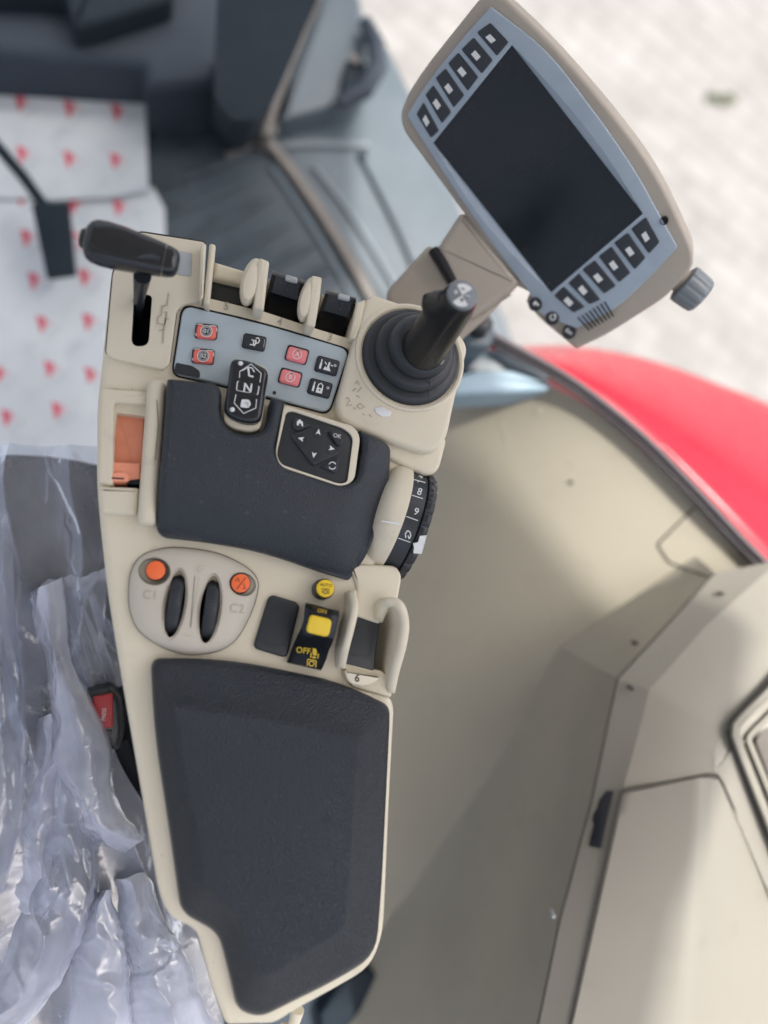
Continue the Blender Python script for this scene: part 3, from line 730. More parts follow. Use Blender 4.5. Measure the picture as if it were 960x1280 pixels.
# yellow AUTO push button
b = MB(); x, y, r_ = 407, 735.5, 10.8; s1 = D.px(x, y); c0 = D.p(x, y, 0.0125); c0.z = DECK
b.lathe(c0, (0, 0, 1), [(r_*s1*1.18, 0), (r_*s1*1.16, 0.0085), (r_*s1*1.08, 0.0100)], BLACK, 32)
b.lathe(c0, (0, 0, 1), [(r_*s1, 0.009), (r_*s1, 0.0118), (r_*s1*0.95, 0.0124), (r_*s1*0.85, 0.0125)], YELLOW, 32)
b.text(D, x+0.5, y-4, 'AUTO', 5.6, 5, 0.0127, DPRINT)
b.stroke(D, [(x-4, y+6), (x-4.5, y), (x+4.5, y+1), (x+4, y+7)], 0.8, 0.0127, DPRINT); b.stroke(D, circ(x, y+4.2, 2.4, 12), 1.0, 0.0127, DPRINT, closed=True)
b.build('push_button', ARM, 'round yellow AUTO button')
# ---- guarded switch pocket with its 6 tab
MB().prism(D, rp([(443, 768), (475, 779), (468, 840), (427, 829)], 4), -0.006, 0.0008, 0.0012, SOFTBLK, 3).stroke(D, rp([(446, 782), (466, 786), (463, 820), (436, 818)], 6), 0.6, 0.0010, BLACK, 0.0003, True).build('switch_blank', ARM)
MB().prism(D, rp([(436, 704), (496, 707), (503, 720), (497, 752), (474, 780), (444, 770), (446, 735)], [3, 8, 8, 3, 3, 3, 3], 5), -0.06, 0.0022, 0.002, CREAM, 4).build('pocket_floor', ARM)
MB().prism(D, rp([(428, 828), (476, 838), (493, 850), (489, 872), (440, 858)], 3), -0.06, 0.0005, 0.001, CREAM, 3).build('pocket_floor', ARM)
def wall(path, w, h0, h1, m_=CREAM, parent=ARM, name='pocket_wall', k=6):
    """upright wall following a pixel path (at its top), rounded crest, tapering heights h1 list"""
    pts = spl(path, k, False); n = len(pts); b = MB(); rings = []
    hs = h1 if isinstance(h1, list) else [h1]*len(path)
    for i, (x, y) in enumerate(pts):
        t = i/(n-1)*(len(hs)-1); j = min(int(t), len(hs)-2); hh = hs[j]+(hs[j+1]-hs[j])*(t-j)
        a, c_ = Vector(pts[max(i-1, 0)]), Vector(pts[min(i+1, n-1)]); d = (c_-a).normalized(); nn = Vector((-d.y, d.x))
        p0 = D.p(x, y, hh); q1 = D.p(x+nn.x, y+nn.y, hh)-p0; q1.z = 0; q1.normalize()
        hw = w/2
        row = [p0-q1*hw*1.5+Vector((0, 0, h0-hh)), p0-q1*hw+Vector((0, 0, -hw*0.8)), p0-q1*hw*0.7+Vector((0, 0, -hw*0.2)), p0, p0+q1*hw*0.7+Vector((0, 0, -hw*0.2)), p0+q1*hw+Vector((0, 0, -hw*0.8)), p0+q1*hw*1.5+Vector((0, 0, h0-hh))]
        rings.append(row)
    b.loft(rings, m_, False); b.face(list(range(7)), m_); b.face([len(b.v)-1-i for i in range(7)], m_)
    return b.build(name, parent, ang=60)
wall([(441, 738), (444, 760), (439, 785), (432, 812), (427, 836)], 0.0050, -0.004, [0.008, 0.018, 0.020, 0.016, 0.004])
wall([(474, 776), (484, 754), (500, 756), (507, 778), (504, 805), (495, 838), (489, 866)], 0.0062, -0.05, [0.004, 0.017, 0.021, 0.021, 0.020, 0.012, 0.001])
b = MB().prism(D, rp([(431, 838), (476, 846), (468, 854), (456, 858), (440, 856), (433, 849)], [2, 2, 8, 10, 10, 6], 5), -0.002, 0.0062, 0.001, CREAM, 3)
b.text(D, 446.5, 848, '6', 13, 8, 0.0064, DPRINT, bold=0.02); b.build('number_tab', ARM)

# ---- arm pad: raised plateau with wide sloping borders
po = [(188, 822), (290, 824), (424, 852), (487, 882), (487, 905), (477, 1110), (470, 1195), (418, 1226), (325, 1272), (296, 1262), (286, 1216), (273, 1166), (226, 1140), (212, 1040), (193, 916)]
pi = [(214, 884), (290, 893), (400, 913), (447, 926), (447, 940), (437, 1092), (432, 1160), (398, 1180), (334, 1222), (322, 1217), (312, 1192), (296, 1142), (255, 1108), (246, 1040), (224, 930)]
pr_o = [16, 60, 60, 36, 14, 60, 34, 40, 24, 14, 20, 16, 16, 60, 60]
pr_i = [9, 60, 60, 9, 9, 60, 12, 40, 9, 9, 16, 16, 16, 60, 60]
O_, I_ = rp(po, pr_o, 6, 4), rp(pi, pr_i, 6, 4)
cxp, cyp = 345, 1010
prof = [(0.0, -0.003, 0), (0.0, 0.003, 0), (0.012, 0.0062, 0), (0.04, 0.0085, 0), (0.09, 0.0101, 0), (0.16, 0.0111, 0), (0.35, 0.0130, 0), (0.55, 0.0152, 0), (0.75, 0.0178, 0), (0.88, 0.0199, 0), (0.94, 0.0209, 0), (0.98, 0.0214, 0), (1.0, 0.02165, 0), (1.0, 0.02185, 0.012), (1.0, 0.0220, 0.035), (1.0, 0.0222, 0.08), (1.0, 0.0228, 0.3), (1.0, 0.0233, 0.55), (1.0, 0.0236, 0.8)]
b = MB(); rings = []
for (t, h, inn) in prof:
    row = []
    for (x0, y0), (x1, y1) in zip(O_, I_):
        x, y = x0+(x1-x0)*t, y0+(y1-y0)*t
        x += (cxp-x)*inn; y += (cyp-y)*inn
        row.append(D.p(x, y, h))
    rings.append(row[::-1])
b.loft(rings, RUBBER, True, True, True)
b.build('arm_pad', ARM, ang=70)

# ---- joystick pod, boot, grip
jp = [(468, 367), (520, 384), (578, 418), (586, 434), (572, 487), (560, 545), (548, 563), (528, 566), (490, 553), (450, 538), (424, 524), (420, 505), (432, 460), (446, 412), (457, 374)]
MB().prism(D, rp(jp, [10, 40, 14, 14, 60, 20, 16, 16, 40, 40, 16, 16, 60, 60, 8], 6), -0.05, 0.010, 0.004, CREAM, 6, hpoly=0.010).build('joystick_pod', ARM)
MB().prism(D, rp([(450, 530), (560, 545), (549, 588), (534, 596), (490, 575), (460, 556)], [4, 10, 8, 8, 6, 4], 5), -0.06, 0.0035, 0.003, CREAM, 5, hpoly=0.003).build('pod_step', ARM)
emb = MB()
rnd = random.Random(3)
for s_ in ([(444, 480), (447, 476), (449, 481)], [(441, 489), (445, 485)], [(447, 490), (452, 484)], [(445, 494), (450, 497)], [(432, 498), (436, 497), (437, 501), (433, 507), (440, 506)], [(442, 509), (444, 512)], [(446, 508), (450, 504), (456, 509), (450, 511), (446, 508)], [(453, 517), (456, 519)], [(461, 518), (465, 521)]):
    emb.stroke(D, s_, 1.3, 0.0103, CREAMD, 0.0003)
emb.prism(D, rp([(468, 510), (478, 508), (490, 514), (488, 520), (478, 521), (470, 516)], 2), 0.0098, 0.0110, 0.0004, WHITE, 2)
emb.build('pod_marking', ARM)
bc = D.p(513, 447, 0.010); s1 = D.px(513, 447, 0.01)
b = MB().lathe(bc, (0, 0, 1), [(68*s1, -0.001), (67*s1, 0.0012), (64.5*s1, 0.0018), (61.5*s1, 0.0012), (60.5*s1, -0.001)], CREAM, 56, False, False); b.build('boot_ring', ARM)
JB = MB()
tl = Vector((0.16, -0.02, 1)).normalized()
prof = [(59.5, -0.001), (59, 0.002), (57, 0.0040), (53, 0.0052), (49.5, 0.0054), (47.5, 0.0056), (48, 0.0095), (46.8, 0.0122), (43.5, 0.0136), (39, 0.0140), (37, 0.0142), (37.4, 0.0178), (36, 0.0212), (32, 0.0232), (28, 0.0240), (20, 0.0240)]
rings = []
for (r_, h) in prof:
    sh = Vector((0.10, 0.045, 0))*max(0, h-0.006)
    rings.append([bc+Vector((math.cos(t)*r_*s1, math.sin(t)*r_*s1, h))+sh for t in [2*math.pi*i/48 for i in range(48)]])
JB.loft(rings, SOFTBLK, True, True, True)
JOY = JB.build('joystick', ARM, ang=50)
MB().tube([D.p(536, 458, 0.0355), D.p(537, 470, 0.0282), D.p(537, 481, 0.0232), D.p(535, 500, 0.0165)], 0.00035, BLACK, 6).build('boot_seam', JOY)
g0 = D.p(529, 436, 0.032); g1 = D.p(578, 369, 0.098)
ga = (g1-g0); gl_ = ga.length; ga.normalize()
gs = ga.cross(Vector((0, 0, 1))).normalized(); gf = gs.cross(ga)
pg0, pg1 = D.px(529, 436, 0.034), D.px(578, 369, 0.092)
rings = []
side = (D.p(505, 420, 0.05)-D.p(530, 436, 0.05)); side = (side-ga*side.dot(ga)).normalized(); oth = ga.cross(side)
for (t, r0, bul) in ((-0.12, 27, 0), (0.0, 27.8, 0), (0.05, 27.6, 0), (0.12, 26.6, 0), (0.3, 25.8, 1), (0.45, 25.2, 2), (0.58, 24.5, 3), (0.64, 24, 10), (0.70, 23.4, 13), (0.77, 22.6, 9), (0.83, 22, 1), (0.90, 21.2, 0), (0.955, 20.4, 0), (0.985, 19, 0)):
    ps = pg0+(pg1-pg0)*t; c0 = g0+ga*(gl_*t); row = []
    for i in range(36):
        a = 2*math.pi*i/36; ex = max(0, math.cos(a))**3*bul
        row.append(c0+side*(math.cos(a)*r0+ex)*ps+oth*(math.sin(a)*r0*ps))
    rings.append(row)
b = MB(); b.loft(rings, GRIP, True, True, True); b.build('joystick_grip', JOY, ang=50)
FC = Frame(g1, ga)
b = MB(); b.lathe(g1, ga, [(18.2*pg1, -0.004), (18.4*pg1, 0.0), (17.8*pg1, 0.0010), (16.5*pg1, 0.0013)], PGREY, 40)
def sect(a0, a1, m_, h, r_=14.5): b.flat(FC, [(578, 369)]+[(578+r_*math.cos(R(a)), 369+r_*math.sin(R(a))) for a in range(a0, a1+1, 5)], h, m_)
sect(-118, -30, WHITE, 0.0016); sect(62, 148, WHITE, 0.0016)
def pls(x, y, s_, m_, minus=False, a=0):
    c_, sn = math.cos(R(a)), math.sin(R(a))
    b.stroke(FC, [(x-s_*c_, y-s_*sn), (x+s_*c_, y+s_*sn)], 1.3, 0.0019, m_, 0.0001)
    if not minus: b.stroke(FC, [(x+s_*sn, y-s_*c_), (x-s_*sn, y+s_*c_)], 1.3, 0.0020, m_, 0.0001)
pls(579, 361, 2.6, DPRINT, True, 25); pls(577.5, 374.5, 2.6, DPRINT); pls(570, 365, 3, WHITE, a=12); pls(584.5, 370, 3, WHITE, True, 22)
b.build('joystick_cap', JOY)
# seam and small silver clip of the grip
def onax(t, a, r0): 
    ps = pg0+(pg1-pg0)*t; return g0+ga*(gl_*t)+side*(math.cos(a)*r0*ps)+oth*(math.sin(a)*r0*ps)
best = min(range(72), key=lambda i: (onax(0.5, 2*math.pi*i/72, 23)-D.p(548, 428, 0.05)).length)
def angle_for(px, py, t, r0):
    d = ray(px, py).normalized(); return min((2*math.pi*i/360 for i in range(360)), key=lambda a: ((onax(t, a, r0)-CAM).normalized()-d).length+(0.0 if (onax(t, a, r0)-(g0+ga*gl_*t)).dot(CAM-g0) > 0 else 9))
sm = [onax(t, angle_for(x, y, t, r0), r0+0.15) for (x, y, t, r0) in ((575, 385, 0.955, 20.4), (565, 397, 0.8, 22.3), (549, 418, 0.5, 25), (536, 436, 0.25, 26), (526, 452, 0.02, 27.7))]
MB().tube(sm, 0.0004, DPRINT, 6).build('grip_seam', JOY)
cl = onax(0.02, angle_for(552, 437, 0.02, 27.4), 27.3)
MB().lathe(cl, (cl-g0).normalized(), [(0.0022, -0.001), (0.0020, 0.0004), (0.001, 0.0007)], SILVER, 16).build('grip_clip', JOY)

# ---- speed dial: drum lying across the armrest edge
d0, d1 = D.p(487, 707, 0.0), D.p(523, 590, 0.0)
ch = (d1-d0); half = ch.length/2; chn = ch.normalized(); ax = Vector((chn.y, -chn.x, 0))
sag = 0.018; Rd = (half*half+sag*sag)/(2*sag); dc = (d0+d1)/2+Vector((0, 0, sag-Rd))
sx1 = D.px(505, 650)
w1 = 15*sx1
def drum(r0, prof, m_, name, parent, wob=None, n=160):
    b = MB(); b.lathe(dc, ax, prof, m_, n, True, True, wob=wob, ref=(0, 0, 1)); return b.build(name, parent, ang=30)
drum(0, [(Rd*0.6, -42*sx1), (Rd*0.84, -36*sx1), (Rd*0.95, -30*sx1), (Rd*0.99, -25*sx1), (Rd+0.0006, -20*sx1), (Rd+0.0006, -8*sx1), (Rd, -7*sx1), (Rd*0.9, -6.9*sx1)], CREAM, 'dial_cover', ARM)
DIAL = drum(0, [(Rd*0.9, -8*sx1), (Rd-0.0010, -7.5*sx1), (Rd-0.0010, 12*sx1), (Rd*0.9, 12.2*sx1)], SOFTBLK, 'speed_dial', ARM)
def kn(t):
    k = (t/(2*math.pi)*26) % 1.0
    return 1.0-0.035*(math.exp(-((k-0.5)/0.13)**2))
drum(0, [(Rd*0.8, 12.5*sx1), (Rd*0.97, 12.8*sx1), (Rd+0.0006, 14*sx1), (Rd+0.0010, 19*sx1), (Rd*0.985, 24.5*sx1), (Rd*0.9, 26*sx1)], BLACK, 'dial_knob', DIAL, wob=kn, n=208)
pr = MB()
def ondrum(x, y):                           # pixel -> point on the drum surface
    d = ray(x, y).normalized(); o = CAM-dc
    d2 = d-ax*d.dot(ax); o2 = o-ax*o.dot(ax); rad = Rd-0.00085
    A, B, C_ = d2.dot(d2), 2*d2.dot(o2), o2.dot(o2)-rad*rad; disc = B*B-4*A*C_
    t = (-B-math.sqrt(max(disc, 0)))/(2*A); return CAM+d*t
def dstroke(a, c_, w=1.0):
    a, c_ = Vector(a), Vector(c_); d = (c_-a).normalized(); n_ = Vector((-d.y, d.x))*w/2
    pts = [a.lerp(c_, i/4) for i in range(5)]
    pr.loft([[ondrum(*(p_+n_)) for p_ in pts], [ondrum(*(p_-n_)) for p_ in pts]], WHITE, False)
q = lambda x, y: (400+x/4.8, 560+y/4.8)
for (a, c_) in ((q(557, 187), q(632, 208)), (q(552, 283), q(618, 304)), (q(517, 410), q(588, 436)), (q(468, 540), q(542, 566))): dstroke(a, c_)
for (x, y, t, a) in ((598, 190, '7', 18), (598, 263, '8', 18), (578, 383, '9', 20)):
    pr.text(D, *q(x, y), t, 12.5, a, 0, WHITE, mapf=lambda X, Y, h: ondrum(X, Y))
tt = [q(515, 540), q(512, 515), q(525, 495), q(540, 505), q(545, 525), q(535, 545), q(528, 525)]
for a, c_ in zip(tt, tt[1:]): dstroke(a, c_, 1.3)
pr.build('dial_scale', DIAL)
# white pointer on the knob rim
b = MB(); pc = at_depth(524, 682, 1.0)
def pt(x, y, k=0.0):
    d = ray(x, y).normalized(); o = CAM-dc; d2 = d-ax*d.dot(ax); o2 = o-ax*o.dot(ax); rad = Rd+0.0016+k
    A, B, C_ = d2.dot(d2), 2*d2.dot(o2), o2.dot(o2)-rad*rad; return CAM+d*((-B-math.sqrt(max(B*B-4*A*C_, 0)))/(2*A))
poly = [q(600, 528), q(640, 525), q(630, 570), q(610, 635), q(560, 632), q(565, 600), q(560, 575), q(590, 565)]
top = [pt(x, y) for x, y in poly]; low = [p_-(p_-dc-ax*(p_-dc).dot(ax)).normalized()*0.004 for p_ in top]
b.loft([low, top][::-1], WHITE, True, True, True); b.build('dial_pointer', DIAL)
cs = MB(); a_, b_ = q(370, 440), q(480, 462)
def oncov(x, y):
    d = ray(x, y).normalized(); o = CAM-dc; d2 = d-ax*d.dot(ax); o2 = o-ax*o.dot(ax); rad = Rd+0.0008
    A, B, C_ = d2.dot(d2), 2*d2.dot(o2), o2.dot(o2)-rad*rad; return CAM+d*((-B-math.sqrt(max(B*B-4*A*C_, 0)))/(2*A))
a_, b_ = Vector(a_), Vector(b_); nn = Vector((0.25, 1)).normalized()
cs.loft([[oncov(*(a_.lerp(b_, i/4)-nn*(1.6*(i/4)+1.2))) for i in range(5)], [oncov(*(a_.lerp(b_, i/4)+nn*0.2)) for i in range(5)]], WHITE, False)
cs.build('dial_index', ARM)
# small cream knob under the rear edge of the armrest
b = MB().tube([D.p(352, 1285, -0.05), D.p(366, 1284, -0.046), D.p(372, 1262, -0.042)], [0.003, 0.0036, 0.0042], CREAM, 12)
b.build('release_lever', ARM)
# ================================================================== DISPLAY MONITOR
mo = at_depth(680, 215, 0.53)
vdir = (CAM-mo).normalized()
MF = Frame(mo, vdir + 0.24*(ROT @ Vector((-0.77, -0.63, 0))))
MON = thing('display_monitor', at_depth(560, 350, 0.57), 'tilted display monitor with dark screen, twelve black keys and taupe housing above the console', 'monitor')
front = [(599, -2), (567, 38), (532, 82), (509, 117), (499, 144), (504, 164), (576, 262), (643, 357), (662, 366), (657, 378), (673, 398), (720, 437), (757, 420), (836, 370), (867, 332), (866, 312), (823, 217), (760, 133), (684, 47), (628, -6), (612, -8)]
fr_ = [10, 60, 60, 30, 12, 12, 90, 3, 3, 3, 30, 3, 60, 40, 8, 8, 90, 90, 60, 14, 6]
HOUS = MB().prism(MF, rp(front, fr_, 5), -0.034, 0.0, 0.003, TAUPE, 5).build('housing', MON)
bez = [(613, 8), (570, 57), (532, 106), (508, 144), (560, 227), (620, 312), (662, 366), (672, 391), (719, 411), (770, 387), (820, 339), (847, 309), (826, 272), (798, 220), (760, 163), (684, 62)]
BZ = MB().prism(MF, rp(bez, [3, 50, 50, 4, 60, 60, 8, 8, 4, 50, 40, 4, 30, 60, 60, 60], 5), -0.002, 0.0030, 0.0010, BLUEM, 3).build('bezel', MON)
scr = [(640, 57), (803, 267), (689, 365), (542, 178.5)]
cut = MB()
bott = spl([(640, 57), (695, 128), (750, 199), (803, 267)], 4, False)+spl([(689, 365), (640, 303), (591, 241), (542, 178.5)], 4, False)
topp = spl([(640, 56), (703, 122), (758, 191), (804, 267)], 4, False)+spl([(689, 366), (631, 310), (581, 248), (541, 178.5)], 4, False)
cut.loft([[MF.p(x, y, 0.0004) for x, y in bott], [MF.p(x, y, 0.0035) for x, y in topp], [MF.p(x, y, 0.01) for x, y in topp]], BLUEM, True, True, True)
carve(BZ, cut, 16)
MB().prism(MF, rp(scr, 1), -0.001, 0.0012, 0.0002, SCREEN, 1).build('screen', MON)
z4 = lambda x, y: (480+x/3.43, y/3.43)
z5 = lambda x, y: (620+x/3.2, 220+y/3.2)
K1 = [[(455, 97), (533, 180), (483, 240), (397, 138)], [(383, 160), (465, 258), (418, 316), (330, 212)], [(318, 225), (403, 330), (358, 390), (273, 272)], [(262, 293), (343, 408), (298, 462), (220, 335)], [(210, 365), (287, 480), (247, 530), (176, 407)], [(168, 438), (235, 560), (200, 592), (138, 490)]]
C1_ = [(457, 166), (394, 238), (334, 308), (277, 380), (226, 447), (180, 518)]
K2 = [[(600, 165), (655, 265), (612, 312), (540, 212)], [(528, 228), (598, 328), (555, 375), (472, 268)], [(462, 283), (538, 388), (492, 427), (410, 322)], [(395, 338), (480, 440), (432, 472), (345, 375)], [(332, 390), (418, 495), (374, 515), (288, 430)], [(270, 442), (355, 525), (310, 548), (232, 480)]]
C2_ = [(598, 243), (535, 302), (470, 358), (408, 408), (347, 457), (290, 503)]
for zf, KS, CS, sc_ in ((z4, K1, C1_, 1.0), (z5, K2, C2_, 0.94)):
    for k, c_ in zip(KS, CS):
        pk = [zf(*q_) for q_ in k]
        b = MB().prism(MF, rp(pk, 2.2, 4), 0.002, 0.0040, 0.0008, SOFTBLK, 3)
        cx, cy = zf(*c_)
        u = (Vector(pk[3])-Vector(pk[0])).normalized(); v = (Vector(pk[1])-Vector(pk[0])).normalized()
        pl = [tuple(Vector((cx, cy))+u*a*3.6+v*e*5.4) for a, e in ((-1, -1), (1, -1), (1, 1), (-1, 1))]
        b.flat(MF, pl, 0.00415, WHITE)
        b.build('display_key', MON)
def ic_h(b, x, y): b.flat(MF, [(x-4, y+0.5), (x-1, y-3.5), (x+4, y+1.5), (x+2.5, y+4.5), (x+0.6, y+2), (x-0.8, y+1.5), (x-2.4, y+3.6)], 0.0049, WHITE)
def ic_c(b, x, y):
    b.stroke(MF, [(x+3.4*math.cos(R(a)), y+3.4*math.sin(R(a))) for a in range(-40, 261, 30)], 1.6, 0.0049, WHITE); b.flat(MF, [(x+1, y-5), (x+5, y-3), (x+1.5, y-0.5)], 0.0050, WHITE)
for (x, y, f, lb) in ((670, 379, ic_h, 'round key with house symbol'), (691, 396.6, ic_c, 'round key with circular arrow'), (712, 414, lambda b, x, y: b.text(MF, x-0.5, y+0.5, 'Esc', 7.4, 33, 0.0049, WHITE, bold=0.02), 'round Esc key')):
    b = MB(); s1 = MF.px(x, y); b.lathe(MF.p(x, y, 0.0), MF.n, [(8.6*s1, -0.002), (8.6*s1, 0.0032), (8.2*s1, 0.0042), (6.8*s1, 0.0046), (6.2*s1, 0.0044)], BLACK, 28); f(b, x, y); b.build('display_key', MON, lb)
b = MB()
for i in range(8):
    t = i/7; a = Vector(z5(328, 566)).lerp(Vector(z5(434, 503)), t); e = Vector(z5(374, 618)).lerp(Vector(z5(470, 562)), t); b.stroke(MF, [tuple(a), tuple(e)], 2.0, 0.0034, DARK, 0.0003)
b.build('speaker_slot', MON)
b = MB(); s1 = MF.px(830, 275); b.lathe(MF.p(830.5, 275, 0), MF.n, [(5.2*s1, -0.001), (5.2*s1, 0.0034), (4.4*s1, 0.0036), (4.0*s1, 0.002)], DARK, 24); b.build('light_sensor', MON)
# side knob with its stem
k0, k1 = MF.p(836, 338, -0.013), MF.p(886, 377, -0.013); ka = (k1-k0).normalized(); s1 = MF.px(860, 370)
MB().lathe(k0, ka, [(22*s1, -0.004), (22*s1, 0.004), (19*s1, 0.0075), (17*s1, 0.011), (15*s1, 0.014)], TAUPE, 32).build('knob_boss', MON)
kk = MF.p(852, 352, -0.013)
wobk = lambda t: 1.0-0.06*math.exp(-((((t/(2*math.pi)*12) % 1)-0.5)/0.16)**2)
MB().lathe(kk, ka, [(20*s1, 0.0005), (26*s1, 0.002), (26.5*s1, 0.004), (25.5*s1, 0.014), (24.5*s1, 0.0175), (21*s1, 0.0195), (6*s1, 0.020)], PGREY, 96, wob=wobk).build('knob', MON, ang=50)
# taupe bracket between monitor and console
BF = Frame(at_depth(590, 330, 0.575), MF.n*0.8+Vector((0, 0, 0.6)))
MB().prism(BF, rp([(545, 312), (578, 262), (612, 300), (652, 352), (640, 366), (588, 401), (560, 352)], [4, 10, 30, 6, 6, 6, 20], 5), -0.04, 0.004, 0.006, TAUPE, 5).build('bracket_arm', MON)
MB().prism(BF, rp([(480, 366), (538, 303), (556, 338), (590, 392), (640, 362), (612, 395), (560, 440), (500, 420)], [10, 10, 30, 6, 4, 10, 10, 10], 5), -0.06, -0.004, 0.005, TAUPE, 5).build('bracket_foot', MON)
MB().tube([BF.p(541, 312, 0.002), BF.p(552, 328, 0.004), BF.p(566, 352, 0.002)], 0.0042, DARK, 8).build('bracket_joint', MON)

# ================================================================== SEAT, BUCKLE, PLASTIC
SZ = -0.150
so = [(-420, 560), (60, 556), (180, 585), (225, 640), (250, 1400), (-420, 1400)]
SEAT = thing('seat', P(-80, 900, SZ-0.12), 'dark fabric seat cushion wrapped in clear plastic beside the armrest', 'seat')
MB().prism(level(SZ), rp(so, [40, 60, 60, 60, 40, 40], 7), -0.13, 0.0, 0.035, SEATF, 6).build('cushion', SEAT)
MB().prism(level(SZ), rp([(-420, 640), (120, 650), (140, 700), (150, 1400), (-420, 1400)], 30, 6), -0.02, 0.012, 0.012, SEATF, 5).build('cushion_panel', SEAT)
def plastic(name, milk, rough, bsc, bst):
    """thin polythene: see-through face on, milky where it is seen edge on or doubled, shiny creases"""
    m = bpy.data.materials.new(name); m.use_nodes = True; nt = m.node_tree; L = nt.links.new
    nt.nodes.remove(nt.nodes['Principled BSDF']); out = nt.nodes['Material Output']
    N = lambda t: nt.nodes.new('ShaderNode'+t)
    def math_(op, a, b_):
        n = N('Math'); n.operation = op
        for k, v in ((0, a), (1, b_)):
            if isinstance(v, (int, float)): n.inputs[k].default_value = v
            else: L(v, n.inputs[k])
        return n.outputs[0]
    tc = N('TexCoord')
    n2 = N('TexNoise'); n2.inputs['Scale'].default_value = bsc; n2.inputs['Detail'].default_value = 4; n2.inputs['Distortion'].default_value = 1.5; L(tc.outputs['Object'], n2.inputs['Vector'])
    vo = N('TexVoronoi'); vo.feature = 'DISTANCE_TO_EDGE'; vo.inputs['Scale'].default_value = bsc*0.55
    mp = N('VectorMath'); mp.operation = 'MULTIPLY_ADD'; L(n2.outputs['Color'], mp.inputs[0]); mp.inputs[1].default_value = (0.03,)*3; L(tc.outputs['Object'], mp.inputs[2]); L(mp.outputs[0], vo.inputs['Vector'])
    hgt = math_('ADD', n2.outputs['Fac'], math_('MULTIPLY', math_('MINIMUM', vo.outputs['Distance'], 0.10), -1.2))
    bn = N('Bump'); bn.inputs['Strength'].default_value = bst; bn.inputs['Distance'].default_value = 0.004; L(hgt, bn.inputs['Height'])
    df = N('BsdfDiffuse'); df.inputs['Color'].default_value = (0.77, 0.81, 0.95, 1); L(bn.outputs[0], df.inputs['Normal'])
    tl_ = N('BsdfTranslucent'); tl_.inputs['Color'].default_value = (0.75, 0.80, 0.96, 1)
    tr = N('BsdfTransparent'); tr.inputs['Color'].default_value = (0.88, 0.92, 0.99, 1)
    gl_ = N('BsdfGlossy'); gl_.inputs['Roughness'].default_value = rough; L(bn.outputs[0], gl_.inputs['Normal'])
    m1 = N('MixShader'); m1.inputs[0].default_value = 0.4; L(df.outputs[0], m1.inputs[1]); L(tl_.outputs[0], m1.inputs[2])
    lw = N('LayerWeight'); lw.inputs['Blend'].default_value = 0.5
    nz = N('TexNoise'); nz.inputs['Scale'].default_value = 9; nz.inputs['Detail'].default_value = 4; L(tc.outputs['Object'], nz.inputs['Vector'])
    mr = N('MapRange'); L(nz.outputs['Fac'], mr.inputs[0]); mr.inputs[1].default_value = 0.35; mr.inputs[2].default_value = 0.65; mr.inputs[3].default_value = milk*0.45; mr.inputs[4].default_value = milk*1.45
    fac = math_('MINIMUM', math_('ADD', mr.outputs[0], math_('MULTIPLY', math_('POWER', lw.outputs['Facing'], 1.6), 0.75)), 0.97)
    m2 = N('MixShader'); L(fac, m2.inputs[0]); L(tr.outputs[0], m2.inputs[1]); L(m1.outputs[0], m2.inputs[2])
    fr = N('Fresnel'); fr.inputs['IOR'].default_value = 1.5; L(bn.outputs[0], fr.inputs['Normal'])
    m3 = N('MixShader'); L(math_('MINIMUM', math_('MULTIPLY', fr.outputs[0], 2.2), 0.9), m3.inputs[0]); L(m2.outputs[0], m3.inputs[1]); L(gl_.outputs[0], m3.inputs[2]); L(m3.outputs[0], out.inputs['Surface'])
    return m
FILM = plastic('clear plastic film', 0.31, 0.15, 34, 0.22)
FILMW = plastic('milky plastic film', 0.62, 0.17, 40, 0.20)
def crumple(x, y, z):
    """continuous creased facets: the upper envelope of a tilted plane in each nearby cell"""
    p_ = Vector((x, y, z)); ds, ps = noise.voronoi(p_)
    best = -9
    for k in range(4):
        c_ = ps[k]; t = noise.cell_vector(c_*3.7)
        h = 0.55*(t.z-0.5)-0.55*(p_-c_).length+(t.x-0.5)*(x-c_.x)*1.3+(t.y-0.5)*(y-c_.y)*1.3
        best = max(best, h)
    return best
